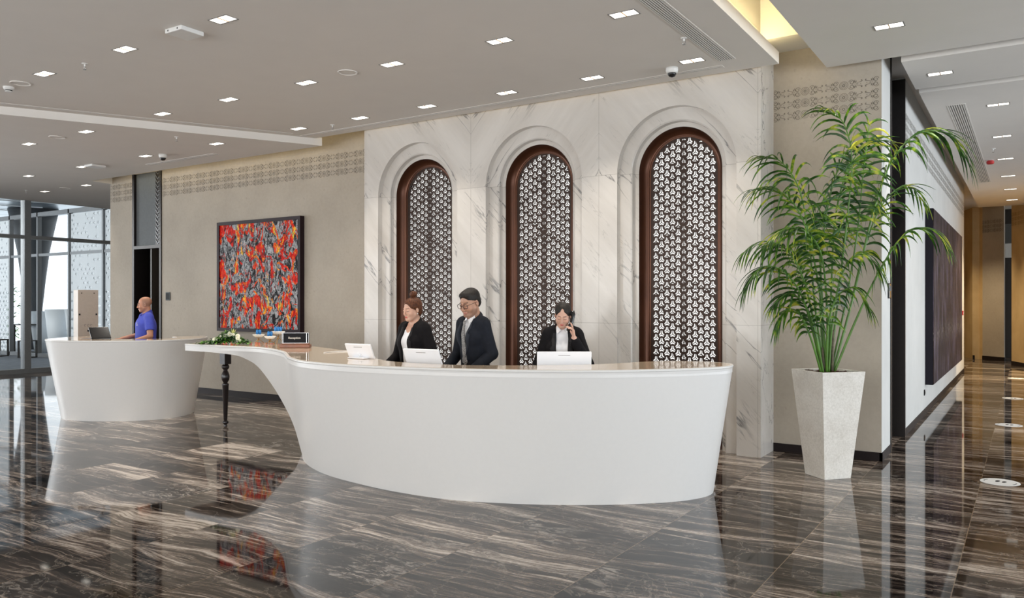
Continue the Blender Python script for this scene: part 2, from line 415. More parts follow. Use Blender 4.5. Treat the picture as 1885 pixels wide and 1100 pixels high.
# ---- arched lattice screens: bronze frame, pierced bronze plate, glowing panel behind
def cdt_plate(outline, holes, name):
    """a flat plate (x,z) with holes, as (verts, faces)"""
    vs = [Vector(p) for p in outline]; faces = [list(range(len(outline)))]
    edges = [(i, (i + 1) % len(outline)) for i in range(len(outline))]
    for h in holes:
        b = len(vs); vs += [Vector(p) for p in h]; edges += [(b + i, b + (i + 1) % len(h)) for i in range(len(h))]
    r = geometry.delaunay_2d_cdt(vs, edges, [], 0, 1e-6)
    V, F = r[0], r[2]
    hs = []
    cell = {}
    for hi, h in enumerate(holes):
        xs = [p[0] for p in h]; zs = [p[1] for p in h]
        for gx in range(int(min(xs) // .05), int(max(xs) // .05) + 1):
            for gz in range(int(min(zs) // .05), int(max(zs) // .05) + 1): cell.setdefault((gx, gz), []).append(hi)
    def inside(p, poly):
        c = False; n = len(poly); j = n - 1
        for i in range(n):
            if (poly[i][1] > p[1]) != (poly[j][1] > p[1]) and p[0] < (poly[j][0] - poly[i][0]) * (p[1] - poly[i][1]) / (poly[j][1] - poly[i][1]) + poly[i][0]: c = not c
            j = i
        return c
    keep = []
    for f in F:
        c = ((V[f[0]][0] + V[f[1]][0] + V[f[2]][0]) / 3, (V[f[0]][1] + V[f[1]][1] + V[f[2]][1]) / 3)
        if not inside(c, outline): continue
        if any(inside(c, holes[hi]) for hi in cell.get((int(c[0] // .05), int(c[1] // .05)), ())): continue
        keep.append(tuple(f))
    return V, keep
def chevron(cx, cz, a0, s=1.0, cut=1.0):
    """one of the three bent slots between two lobes, lobe directions a0 and a0+120"""
    pv, ph = .0215 * s, .0
    def pol(r, a, off):
        return (cx + r * math.cos(a) * SXP - off * math.sin(a) * SXP, cz + r * math.sin(a) + off * math.cos(a))
    a1 = a0 + 2 * PI / 3
    L = .0402 * s; Wd = .0192 * s; g = .0019
    mid = a0 + PI / 3
    inner = (cx + 2 * g * math.cos(mid) * SXP, cz + 2 * g * math.sin(mid))
    elbow = (cx + .0225 * s * math.cos(mid) * SXP, cz + .0225 * s * math.sin(mid))
    return [inner, pol(L, a0, g), pol(L * .96, a0, Wd * .76), elbow, pol(L * .96, a1, -Wd * .76), pol(L, a1, -g)]
SXP = .88
def in_arch(x, z, R): return abs(x) < R and (z < SPR or math.hypot(x, z - SPR) < R)
holes = []
PZ, PX = .0848, .0665
rr = random.Random(3)
for i in range(-6, 7):
    for j in range(0, 45):
        x = i * PX; z = .05 + j * PZ + (PZ / 2 if i % 2 else 0)
        if i == 0 and False: continue
        sc = 1.0
        for k in range(3):
            a0 = PI / 2 + k * 2 * PI / 3
            h = chevron(x, z, a0)
            # the seam strips of the layered plates close some of the slots
            ph = (z * 1.0 + .55 * abs(x)) % .62
            if ph < .045 and k == 1: h = [(x + (p[0] - x) * .55, z - .02 + (p[1] - z + .02) * .55) for p in h]
            if k == 1 and ((i + j) % 7 == 0 or (2 * j - i) % 9 == 0): h = [(x + (p[0] - x) * .62 - .004, z - .012 + (p[1] - z + .012) * .62) for p in h]
            if k == 2 and (i - j) % 8 == 3: h = [(x + (p[0] - x) * .74, z + (p[1] - z) * .74) for p in h]
            if i == 0: h = [(x + (p[0] - x) * .78, z + (p[1] - z) * .78) for p in h]
            if all(in_arch(p[0], p[1], .392) and p[1] > .02 for p in h): holes.append(h)
oc = [(-.41, .01)] + [(-.41 * math.cos(PI * k / 32), SPR + .41 * math.sin(PI * k / 32)) for k in range(33)] + [(.41, .01)]
V, F = cdt_plate(oc, holes, 'lattice')
names = ['left', 'middle', 'right']
LAB = ['tall bronze arched lattice screen behind the woman with the hair bun, nearest the abstract painting',
       'tall bronze arched lattice screen behind the woman on the telephone, middle of the three arches',
       'tall bronze arched lattice screen nearest the palm, above the counter\'s rounded end']
m = MB(); m.v = [(p[0], 0, p[1]) for p in V]; m.f = F
n0 = len(m.v); m.v += [(p[0], .012, p[1]) for p in V]; m.f = list(m.f) + [tuple(n0 + i for i in f[::-1]) for f in F]
ec = {}
for f in F:
    for a, b in ((f[0], f[1]), (f[1], f[2]), (f[2], f[0])): ec[(min(a, b), max(a, b))] = ec.get((min(a, b), max(a, b)), 0) + 1
m.f += [(a, b, b + n0, a + n0) for (a, b), c in ec.items() if c == 1]
root = thing('lattice_screen', LAB[0], 'screen', (ARCH[0], YM, 0), 0, 'arched lattice screens in the marble wall')
lat = m.build('lattice', 'bronze_dark', root); lat.location = (0, .285, 0)
m = MB(); arch_loft(m, 0, [(.481, .150), (.474, .190), (.462, .225), (.442, .252), (.421, .270), (.41, .272), (.408, .280), (.392, .281), (.392, .30)])
fr_ = m.build('frame', 'bronze', root); smooth_angle(fr_, .6)
m = MB(); pan = [(-.405, 0)] + [(-.405 * math.cos(PI * k / 24), SPR + .405 * math.sin(PI * k / 24)) for k in range(25)] + [(.405, 0)]
m.v = [(x, .36, z) for x, z in pan] + [(x, .40, z) for x, z in pan]; n = len(pan)
m.f = [tuple(range(n)), tuple(range(n, 2 * n))[::-1]] + [(i, (i + 1) % n, n + (i + 1) % n, n + i) for i in range(n)]
m.build('light_panel', 'back_light', root, label='glowing white panel behind the lattice')
m = MB()
for zz in (.9, 1.75, 2.6): m.box(-.403, .403, .2845, .2975, zz - .004, zz + .004)
m.box(-.004, .004, .2845, .2975, .03, SPR + .39)
m.build('seam_strip', 'bronze_dark', root)
for k in (1, 2): dup(root, (ARCH[k], YM, 0), 0, LAB[k])
# dark box behind the screens
structure(MB().box(-7.6, -2.5, YM + .42, YM + .46, 0, 3.9).build('wall_niche', 'black_matte'))

# ---- left doorway: steel frame, grey overpanel, herringbone strip, dark opening with a half-open leaf
def wbox(x0, x1, y0, y1, z0, z1): return MB().box(x0, x1, y0, y1, z0, z1)
m = MB(); m.box(-14.27, -14.21, YB - .02, YB + .28, 0, 4.02); m.box(-13.41, -13.354, YB - .02, YB + .28, 0, 4.02); m.box(-14.21, -13.41, YB - .02, YB + .2, 2.60, 2.66)
d = structure(m.build('door_1', 'dark_metal'))
wbox(-14.21, -13.60, YB + .03, YB + .06, 2.66, 4.02).build('overpanel', 'grey_panel', d)
m = MB()
for k in range(17):
    z0 = 2.68 + k * .08
    for s_ in (1, -1):
        xa = -13.505
        p = [(xa, z0), (xa + s_ * .08, z0 + .075), (xa + s_ * .08, z0 + .088), (xa, z0 + .013)]
        if s_ < 0: p = p[::-1]
        m.v += [(q[0], YB + .018, q[1]) for q in p] + [(q[0], YB + .03, q[1]) for q in p]; b = len(m.v) - 8
        m.f += [(b, b + 1, b + 2, b + 3), (b + 7, b + 6, b + 5, b + 4)] + [(b + i, b + 4 + i, b + 4 + (i + 1) % 4, b + (i + 1) % 4) for i in range(4)]
m.build('herringbone_strip', 'grey_frame', d)
wbox(-13.60, -13.41, YB + .03, YB + .06, 2.66, 4.02).build('strip_backing', 'dark_metal', d)
wbox(-13.79, -13.75, YB + .05, YB + .85, .0, 2.60).build('door_leaf', 'door_brown', d)
m = MB(); m.box(-14.3, -13.3, YB + 1.5, YB + 1.55, 0, 4.1); m.box(-14.32, -14.27, YB + .28, YB + 1.5, 0, 4.1); m.box(-13.35, -13.3, YB + .28, YB + 1.5, 0, 4.1); m.box(-14.3, -13.3, YB + .28, YB + 1.5, 2.7, 2.75)
structure(m.build('wall_closet', 'door_dark'))

# ---- corridor wall with its recessed doorway
m = MB(); m.box(XC - .3, XC, YB + .004, 9.30, 0, HI); m.box(XC - .3, XC, 10.47, 21.0, 0, HI)
structure(m.build('wall_corridor', 'plaster_light'))
structure(MB().box(-2.6, XC - .3, 20.8, 21.0, 0, HI).build('wall_turn', 'plaster_light'))
m = MB(); m.box(XC - .28, XC + .012, 9.30, 9.345, 0, 4.25); m.box(XC - .28, XC + .012, 10.44, 10.47, 0, 4.25); m.box(XC - .2, XC + .004, 9.345, 10.44, 2.66, 2.73); m.box(XC - .06, XC - .02, 9.345, 9.40, 2.73, 4.25)
d = structure(m.build('door_2', 'dark_metal'))
wbox(XC - .18, XC - .14, 9.345, 10.44, 0, 2.66).build('door_leaf', 'door_brown', d)
wbox(XC - .18, XC - .14, 9.345, 10.44, 2.73, 4.25).build('overpanel', 'grey_panel', d)
MB().ell((XC - .13, 10.2, .30), (.012, .012, .012)).build('door_stud', 'steel', d)

# ---- far end of the corridor: angled tan walls, grey pier, dark glazed slots
def wseg(name, mt, a, b, z0, z1, th=.2):
    a = Vector((a[0], a[1], 0)); b = Vector((b[0], b[1], 0)); dr = (b - a).normalized(); nn = Vector((-dr.y, dr.x, 0)) * th
    q = [a, b, b + nn, a + nn]; mm = MB(); mm.v = [(p.x, p.y, z0) for p in q] + [(p.x, p.y, z1) for p in q]
    mm.f = [(0, 3, 2, 1), (4, 5, 6, 7)] + [(i, (i + 1) % 4, 4 + (i + 1) % 4, 4 + i) for i in range(4)]
    return structure(mm.build(name, mt))
wseg('wall_plaque', 'plaster_tan', (-2.4, 29.2), (-1.31, 25.95), 0, HI)
wseg('wall_pier', 'plaster', (-1.06, 25.86), (-.541, 25.407), 0, HI, .04)
wseg('wall_pierside', 'plaster_tan', (-1.22, 26.15), (-1.06, 25.86), 0, HI, .15)
wseg('wall_far', 'plaster_tan', (-.345, 23.97), (1.6, 19.0), 0, HI)
wseg('baseboard_pier', 'base_dark', (-1.07, 25.85), (-.53, 25.39), 0, .1, .05)
wseg('baseboard_far', 'base_dark', (-.355, 23.96), (1.6, 18.98), 0, .1, .05)
wseg('baseboard_plaque', 'base_dark', (-2.4, 29.18), (-1.30, 25.93), 0, .1, .05)
structure(MB().box(-3.5, 2.5, 29.6, 29.8, 0, HI).build('wall_end', 'black_matte'))
structure(MB().box(-1.35, -.3, 27.0, 27.1, 0, HI).build('wall_slot', 'door_dark'))
structure(MB().box(-.60, .3, 26.3, 26.35, 2.85, 3.25).build('window_2', 'outside_white'))
structure(MB().box(-.60, .3, 26.3, 26.35, 3.25, 3.8).build('window_4', 'grey_panel'))
structure(MB().box(-3.6, -3.4, 20.8, 29.8, 0, HI).build('wall_turnleft', 'plaster_tan'))
structure(MB().box(2.2, 2.4, 19.5, 24, 0, HI).build('wall_lightblock', 'plaster_light'))  # unseen wall, added to darken the far part of the corridor

# ---- stencilled scroll frieze, three rows
plain('frieze_ink', rgb(112, 105, 95), .8)
def ribbon(m, pts, w, y):
    """flat raised ribbon in the xz plane, widths w per point"""
    n = len(pts); ws = w if isinstance(w, list) else [w] * n; b = len(m.v)
    for i, p in enumerate(pts):
        a = pts[max(i - 1, 0)]; c = pts[min(i + 1, n - 1)]
        dx, dz = c[0] - a[0], c[1] - a[1]; L = math.hypot(dx, dz) or 1; nx, nz = -dz / L * ws[i] / 2, dx / L * ws[i] / 2
        m.v += [(p[0] + nx, y, p[1] + nz), (p[0] - nx, y, p[1] - nz)]
    for i in range(n - 1): m.f.append((b + 2 * i, b + 2 * i + 1, b + 2 * i + 3, b + 2 * i + 2))
def frieze_unit():
    m = MB(); y = 0
    ring = lambda r, w: ribbon(m, [(r * math.cos(2 * PI * k / 20), r * math.sin(2 * PI * k / 20)) for k in range(21)], w, y)
    ring(.042, .004); ring(.011, .008)
    for k in range(14):
        a = 2 * PI * k / 14; ribbon(m, [(.020 * math.cos(a), .020 * math.sin(a)), (.034 * math.cos(a), .034 * math.sin(a))], [.002, .006], y)
    for sx in (1, -1):
        ox = sx * .048
        for sz in (1, -1):
            # volute curling beside the rosette
            pts = []
            for k in range(22):
                u = k / 21; a = PI * .95 - u * 2 * PI * 1.35; r = .027 * (1 - .72 * u)
                pts.append((.027 + r * math.cos(a), .024 + r * math.sin(a)))
            ribbon(m, [(ox + sx * x, sz * z) for x, z in pts], [.0045 + .002 * math.sin(PI * k / 21) for k in range(22)], y)
            for q, (x0, hh) in enumerate(((.050, .034), (.064, .026))):
                ribbon(m, [(ox + sx * (x0 + t_ * .010), sz * (.010 + hh * t_)) for t_ in (0, .3, .6, .85, 1)], [.001, .008, .010, .006, .001], y)
            pts = [(.070, .012), (.085, .015), (.105, .017), (.122, .021), (.130, .029), (.124, .036), (.117, .031)]
            ribbon(m, [(ox + sx * x, sz * z) for x, z in pts], [.002, .004, .005, .006, .008, .009, .007], y)
        for q in range(4): ribbon(m, [(ox + sx * (.03 + q * .026), 0), (ox + sx * (.042 + q * .026), 0)], .004, y)
        ribbon(m, [(ox + sx * .072, 0), (ox + sx * .080, 0), (ox + sx * .088, 0)], [.001, .012, .001], y)
    return m
FU = frieze_unit()
def frieze(name, spans, mat4, clip, mt='frieze_ink'):
    mm = MB()
    for xc in spans:
        for zr in (3.83, 3.708, 3.587):
            vv = [(max(clip[0], min(clip[1], v[0] + xc)), v[1], v[2] + zr) for v in FU.v]
            mm.add(vv, FU.f)
    mm.f = [f for f in mm.f if max(mm.v[i][0] for i in f) - min(mm.v[i][0] for i in f) > 1e-5]
    mm.xf(mat4)
    return structure(mm.build(name, mt))
frieze('trim_4', [-1.973 - .383, -1.973, -1.59, -1.207], Matrix.Translation((0, YB - .0015, 0)), (-2.295, XC - .025))
frieze('trim_5', [-13.36 + .383 * k for k in range(0, 16)], Matrix.Translation((0, YB - .0015, 0)), (-13.34, -7.835))
frieze('trim_6', [-15.2 + .383 * k for k in range(0, 4)], Matrix.Translation((0, YB - .0015, 0)), (-15.03, -14.28))
frieze('trim_7', [.2 + .383 * k for k in range(0, 28)], Matrix.Translation((XC + .0015, 10.5, 0)) @ Matrix.Rotation(PI / 2, 4, 'Z'), (.0, 10.45))
frieze('trim_8', [.1 + .383 * k for k in range(0, 3)], Matrix.Translation((-1.06, 25.855, 0)) @ Matrix.Rotation(math.atan2(-.453, .519), 4, 'Z') @ Matrix.Translation((0, -.004, 0)), (0.0, .68))
plain('frieze_tan', rgb(150, 120, 80), .8)
frieze('trim_9', [.15 + .383 * k for k in range(0, 14)], Matrix.Translation((-.345, 23.97, 0)) @ Matrix.Rotation(math.atan2(-4.97, 1.945), 4, 'Z') @ Matrix.Translation((0, -.004, 0)), (0.0, 5.3), 'frieze_tan')

# ---- downlights: square recessed trim, two small lamps each
def downlight_proto(label):
    t = thing('ceiling_downlight', label, 'ceiling light', (0, 0, 0), 0, 'recessed twin downlights')
    m = MB()
    for a, b, c, e in ((-.122, -.112, -.067, .067), (.112, .122, -.067, .067), (-.112, .112, -.067, -.057), (-.112, .112, .057, .067)): m.box(a, b, c, e, -.003, .03)
    m.build('trim_ring', 'slot_grey', t)
    for sx in (-1, 1):
        mm = MB(); mm.box(sx * .056 - .054, sx * .056 + .054, -.055, .055, -.001, .004); mm.build('lamp', 'lamp_glow', t)
    mm = MB(); mm.box(-.004, .004, -.055, .055, -.004, .01); mm.build('divider', 'brass', t)
    return t
LIGHTS = []
COLW = ['first', 'second', 'third', 'fourth', 'fifth', 'sixth', 'seventh', 'eighth']
for r, (y, xs, rn) in enumerate(((4.31, [-5.73, -7.19, -8.67], 'row closest to the viewer'), (6.05, [-2.82, -4.07, -5.38, -6.62, -7.94, -9.25], 'middle row above the counter'), (7.59, [-2.80, -3.91, -5.01, -6.18, -7.30, -8.46], 'row running just in front of the arches'))):
    for i, x in enumerate(xs): LIGHTS.append((x, y, 4.0, f'recessed downlight in the {rn}, {COLW[i]} from the palm'))
for y, xs, rn in ((5.84, [-10.65, -12.18], 'front row of the lower ceiling'), (7.32, [-9.88, -11.64, -13.48, -15.28], 'row above the man in blue'), (8.52, [-15.54, -17.12], 'row by the glass front')):
    for i, x in enumerate(xs): LIGHTS.append((x, y, 3.9, f'recessed downlight in the {rn}, {COLW[i]} from the counter'))
for i, (x, y) in enumerate([(-1.01, 7.57), (-.77, 9.43), (-.30, 11.30), (-.31, 13.5), (-.31, 15.64), (-.31, 17.8), (-.306, 19.9), (-.306, 22.0)]):
    LIGHTS.append((x, y, 4.0, ['square recessed downlight in the wide slab in front of the palm', 'square recessed downlight in the narrow ceiling band at the corridor mouth'][i] if i < 2 else f'recessed downlight along the corridor ceiling, {COLW[i - 2]} from its mouth'))
proto = downlight_proto('x')
sd = bpy.data.lights.new('lamp_beam', 'SPOT'); sd.energy = 95; sd.spot_size = math.radians(88); sd.spot_blend = .9; sd.color = (1.0, .93, .83); sd.shadow_soft_size = .06
sd2 = bpy.data.lights.new('lamp_beam_warm', 'SPOT'); sd2.energy = 420; sd2.spot_size = math.radians(96); sd2.spot_blend = .8; sd2.color = (1.0, .80, .52); sd2.shadow_soft_size = .06
LIGHTS.append((-1.75, 24.4, HI, 'added unseen fill downlight beyond the corridor end, near the bronze plaque'))  # extra lamp out of view, added to brighten the tan end walls
LIGHTS.append((.15, 20.6, 4.0, 'added unseen fill downlight brightening the tan wall at the corridor end'))  # second added lamp, outside the frame, warming the far tan wall
for i, (x, y, z, lab) in enumerate(LIGHTS):
    o = proto if i == 0 else dup(proto, (0, 0, 0), 0)
    o.location = (x, y, z); o['label'] = lab
    s = bpy.data.objects.new('lamp_beam', sd2 if y > 17 else sd); COL.objects.link(s); s.location = (x, y, z - .03); s.parent = None
# ---- ceiling fittings
def lab_obj(o, label, cat, group=None): return tag(o, label, cat, group)
def round_speaker(x, y, z, lab):
    m = MB(); m.lathe([(.0, -.001), (.085, -.001), (.092, -.006), (.1, -.008), (.104, 0)], (x, y, z), 28); o = m.build('ceiling_speaker', 'ceiling_paint', smooth=False); tag(o, lab, 'speaker', 'round ceiling speakers')
round_speaker(-9.26, 4.353, 4.0, 'flat round white speaker beside the smoke detector on the near ceiling')
round_speaker(-5.956, 6.01, 4.0, 'flat round white speaker between two downlights over the counter')
round_speaker(-11.34, 5.81, 3.9, 'flat round white speaker in the lower ceiling past the warm edge')
round_speaker(-16.28, 8.5, 3.9, 'flat round white speaker in the ceiling near the glass front')
def sprinkler(x, y, z, lab):
    t = thing('fire_sprinkler', lab, 'sprinkler', (x, y, z), 0, 'ceiling sprinklers')
    MB().lathe([(.03, 0), (.028, -.006), (.008, -.008), (.007, -.03)], (0, 0, 0), 14).build('rose', 'white_satin', t)
    m = MB(); m.tube([(-.012, 0, -.028), (-.014, 0, -.045), (0, 0, -.058)], .0025, 6); m.tube([(.012, 0, -.028), (.014, 0, -.045), (0, 0, -.058)], .0025, 6); m.lathe([(.016, -.058), (.016, -.061)], (0, 0, 0), 12)
    m.build('deflector', 'steel', t)
sprinkler(-7.958, 4.348, 4.0, 'small ceiling sprinkler between the two nearest left downlights')
sprinkler(-2.62, 6.897, 4.0, 'small ceiling sprinkler near the long air slot by the counter end')
sprinkler(-7.90, 7.686, 4.0, 'small ceiling sprinkler above the wall beside the first arch')
sprinkler(-9.94, 6.715, 3.9, 'small ceiling sprinkler just past the warm lit ceiling edge')
sprinkler(-17.27, 8.225, 3.9, 'small ceiling sprinkler close to the glass front')
sprinkler(-.45, 14.5, 4.0, 'small ceiling sprinkler between the corridor downlights')
# smoke detector, access point, dome cameras, alarm
t = thing('smoke_detector', 'white round smoke detector at the far left of the near ceiling', 'detector', (-9.534, 4.358, 4.0))
MB().lathe([(.055, 0), (.055, -.018), (.045, -.03)], n=24).build('base', 'white_satin', t); MB().lathe([(.044, -.03), (.034, -.036), (.034, -.044), (.04, -.048), (.03, -.056), (0, -.058)], n=24).build('sensor_head', 'white_satin', t); MB().lathe([(.0355, -.036), (.0355, -.044)], n=24).build('sensor_slot', 'black_matte', t)
t = thing('wireless_access_point', 'flat square white box under the near ceiling between two downlights', 'access point', (-6.25, 4.30, 4.0), .02)
MB().box(-.115, .115, -.115, .115, -.04, -.001).build('case', 'white_satin', t, bevel=.006); MB().box(-.02, .01, .1151, .1162, -.028, -.016).build('connector', 'brass', t)
for k, px_ in enumerate((-.07, .06)): MB().box(px_ - .006, px_ + .006, -.1162, -.1151, -.028, -.014).build('port', 'black_matte', t)
t = thing('wireless_access_point', 'flat square white box under the lower ceiling above the man in blue', 'access point', (-13.14, 7.355, 3.9))
MB().box(-.12, .12, -.12, .12, -.035, -.001).build('case', 'white_satin', t, bevel=.006)
def dome(x, y, z, lab):
    t = thing('dome_camera', lab, 'camera', (x, y, z), 0, 'ceiling dome cameras')
    MB().lathe([(.062, 0), (.064, -.025), (.056, -.05), (.048, -.056)], n=24).build('housing', 'white_satin', t, smooth=True)
    MB().lathe([(.045, -.05), (.043, -.07), (.03, -.088), (.012, -.095), (0.001, -.096)], n=24).build('dome', 'black_gloss', t, smooth=True)
dome(-3.057, 7.711, 4.0, 'white dome camera with black bubble above the third arch')
dome(-11.289, 7.391, 3.9, 'white dome camera with black bubble on the lower left ceiling')
dome(-1.75, 23.0, 4.27, 'white dome camera at the far end of the corridor')
t = thing('fire_alarm_sounder', 'small red sounder on the corridor ceiling beside the grille', 'alarm', (-.53, 15.67, 4.0))
MB().lathe([(.05, 0), (.05, -.015), (.058, -.02), (.058, -.05), (.045, -.065), (0, -.066)], n=20).build('body', 'red_plastic', t); MB().lathe([(.06, -.001), (.06, -.006)], n=20).build('mount_plate', 'white_satin', t)
# linear air slots and grilles, each a frame with slats
def slot(p0, p1, w, z, lab, nsl, name='air_slot'):
    p0 = Vector((p0[0], p0[1], 0)); p1 = Vector((p1[0], p1[1], 0)); L = (p1 - p0).length; ang = math.atan2(p1.y - p0.y, p1.x - p0.x)
    t = thing(name, lab, 'air vent', (p0.x, p0.y, z), ang, 'ceiling air outlets')
    MB().box(0, L, -w / 2, w / 2, -.002, .01).build('backing', 'slot_grey' if nsl < 3 else 'grille_grey', t)
    m = MB(); m.box(-.015, L + .015, -w / 2 - .015, -w / 2, -.004, .01); m.box(-.015, L + .015, w / 2, w / 2 + .015, -.004, .01); m.box(-.015, 0, -w / 2, w / 2, -.004, .01); m.box(L, L + .015, -w / 2, w / 2, -.004, .01)
    m.build('frame', 'ceiling_paint', t)
    m = MB()
    for k in range(nsl):
        yy = -w / 2 + (k + .5) * w / nsl; m.box(0, L, yy - w / nsl * .22, yy + w / nsl * .22, -.005, -.001)
    m.build('slat', 'ceiling_paint', t, label='parallel white slats')
slot((-2.61, 7.93), (-8.77, 7.955), .055, 4.0, 'long narrow air slot along the ceiling edge above the arches', 1)
slot((-8.80, 7.77), (-10.40, 4.66), .06, 4.0, 'oblique narrow air slot beside the warm lit ceiling step', 1)
slot((-12.33, 7.82), (-10.555, 7.815), .09, 3.9, 'short air slot in the lower ceiling by the left doorway', 1)
slot((-2.50, 7.74), (-2.53, 3.0), .15, 4.0, 'wide striped air grille running toward the viewer beside the lit trough', 7, 'air_grille')
slot((-.73, 11.03), (-.71, 18.45), .17, 4.0, 'long air grille in the corridor ceiling beside the palm leaves', 7, 'air_grille')

# ---- wall fittings
t = thing('wall_control', 'dark grey control plate on the plaster beside the left doorway', 'wall control', (-13.154, YB, 1.708))
MB().box(-.065, .065, -.018, -.001, -.075, .075).build('plate', 'grey_panel', t, bevel=.012); MB().box(-.05, .05, -.0215, -.018, -.06, .06).build('face', 'black_matte', t)
t = thing('card_reader', 'slim black card reader on the bright corner beside the dark doorway', 'card reader', (XC, 9.16, 1.72), PI / 2)
MB().box(-.045, .045, -.02, -.001, -.08, .08).build('case', 'black_gloss', t, bevel=.008); MB().box(-.03, .03, -.023, -.02, .0, .05).build('sensor', 'grey_panel', t)
t = thing('wall_socket', 'small black wall socket below the dark corridor painting', 'socket', (XC, 12.60, .321), PI / 2)
MB().box(-.04, .04, -.012, -.001, -.04, .04).build('plate', 'black_matte', t, bevel=.004); MB().lathe([(.022, 0), (.022, .004)], n=16).xf(Matrix.Translation((0, -.012, 0)) @ Matrix.Rotation(PI / 2, 4, 'X')).build('socket_hole', 'black_gloss', t)
t = thing('fire_call_point', 'small red call point on the corridor wall end past the painting', 'fire alarm', (XC, 20.2, 1.36), PI / 2)
MB().box(-.05, .05, -.04, -.001, -.05, .05).build('box', 'red_plastic', t, bevel=.006); MB().box(-.03, .03, -.043, -.04, -.03, .03).build('glass_face', 'white_satin', t)
plain('plaque_bronze', rgb(110, 84, 46), .35, .6)
a_ = math.atan2(25.95 - 29.2, -1.31 + 2.4)
t = thing('wall_plaque', 'engraved bronze plaque on the tan wall at the corridor end', 'plaque', (-1.80, 27.411, 1.60), a_)
MB().box(-.42, .42, -.03, -.002, -.54, .54).build('plate', 'plaque_bronze', t)
m = MB()
for k in range(13):
    z = .38 - k * .06; w = .32 if k % 4 else .2; m.box(-w, w * random.uniform(.6, 1), -.034, -.03, z, z + .016)
m.build('engraving', 'frieze_tan', t, label='rows of small engraved lines')

# ---- abstract painting (seen on the grey wall)
t = NT('abstract_paint'); v = t.coords()
mp = t.n('ShaderNodeMapping'); mp.inputs['Scale'].default_value = (1, 1, .52); t.t.links.new(v, mp.inputs[0]); vs = mp.outputs[0]
n1 = t.noise(vs, 8.5, 8, .78, 1.9); n2 = t.noise(vs, 20, 6, .78, 1.4)
c = t.ramp(n1, [(.40, rgb(12, 12, 14)), (.465, rgb(34, 34, 37)), (.5, rgb(130, 131, 134)), (.545, rgb(206, 207, 209)), (.60, rgb(120, 122, 126)), (.65, rgb(22, 22, 25))])
c = t.mix(t.ramp(n2, [(.40, (.9, .9, .9, 1)), (.46, (0, 0, 0, 1))]), c, rgb(16, 15, 18))
off = t.coords((1, 1, .62), loc=(3.1, 0, 5.2)); r1 = t.noise(off, 5.2, 7, .66, 1.2)
mr = t.ramp(r1, [(.520, (0, 0, 0, 1)), (.532, (1, 1, 1, 1))])
r2 = t.noise(t.coords((1, 1, .5), loc=(7, 0, 1)), 9, 6, .7, .8)
rc = t.ramp(r2, [(.36, rgb(70, 6, 4)), (.44, rgb(206, 16, 6)), (.53, rgb(236, 44, 8)), (.58, rgb(246, 140, 22)), (.64, rgb(252, 214, 70))])
c = t.mix(mr, c, rc)
blk = t.ramp(t.math('ABSOLUTE', t.math('SUBTRACT', t.noise(vs, 10, 6, .7, 2.2), .5)), [(0, (1, 1, 1, 1)), (.03, (0, 0, 0, 1))])
c = t.mix(t.math('MULTIPLY', blk, .9), c, rgb(8, 6, 8))
t.base(c); t.set(Roughness=.6, Specular_IOR_Level=.12); t.bump(n1, .2, .01); M['abstract_paint'] = t.m
plain('frame_plum', (.020, .009, .012), .5, spec=.2)
t = thing('framed_painting', 'square abstract painting in red, orange, grey and black, dark frame, on grey plaster', 'painting', (-10.615, YB, 2.035))
wd, hd = 1.03, .925
m = MB(); m.box(-wd, wd, -.09, -.002, hd - .055, hd); m.box(-wd, wd, -.09, -.002, -hd, -hd + .055); m.box(-wd, -wd + .055, -.09, -.002, -hd + .055, hd - .055); m.box(wd - .055, wd, -.09, -.002, -hd + .055, hd - .055)
m.build('picture_frame', 'frame_plum', t); MB().box(-wd + .055, wd - .055, -.07, -.01, -hd + .055, hd - .055).build('canvas', 'abstract_paint', t)
# ---- dark painting in the corridor
t = NT('dark_paint'); v = t.coords((3.5, 3.5, .5)); n1 = t.noise(v, 2.2, 7, .7, .5)
c = t.ramp(n1, [(.36, rgb(10, 7, 9)), (.46, rgb(34, 25, 27)), (.53, rgb(56, 44, 50)), (.60, rgb(92, 82, 98)), (.68, rgb(26, 19, 21))])
n2 = t.noise(t.coords((3, 3, 1.2), loc=(0, 0, 2)), 2.4, 7, .75, 1.5)
sp = t.n('ShaderNodeSeparateXYZ'); tc = t.n('ShaderNodeTexCoord'); t.l(tc, 'Object', sp, 0)
zm = t.ramp(t.math('ABSOLUTE', t.math('ADD', sp.outputs[2], .55)), [(0, (1, 1, 1, 1)), (.22, (0, 0, 0, 1))])
ln = t.ramp(t.math('ABSOLUTE', t.math('SUBTRACT', n2, .5)), [(0, (1, 1, 1, 1)), (.02, (0, 0, 0, 1))])
c = t.mix(t.math('MULTIPLY', ln, t.math('ADD', t.math('MULTIPLY', zm, .9), .12)), c, rgb(150, 140, 132))
pl = t.math('LESS_THAN', t.math('PINGPONG', t.math('ADD', sp.outputs[0], 10), .31), .006); c = t.mix(pl, c, rgb(14, 10, 11))
t.base(c); t.set(Roughness=.6, Specular_IOR_Level=.12); t.bump(n1, .25, .01); M['dark_paint'] = t.m
plain('frame_ink', (.010, .008, .014), .5, spec=.2)
t = thing('framed_painting', 'wide dark brown and violet painting on the corridor wall behind the palm', 'painting', (XC, 15.675, 1.68), PI / 2)
MB().box(-2.935, 2.935, -.10, -.002, -1.26, 1.26).build('stretcher', 'frame_ink', t); MB().box(-2.93, 2.93, -.108, -.10, -1.255, 1.255).build('canvas', 'dark_paint', t)

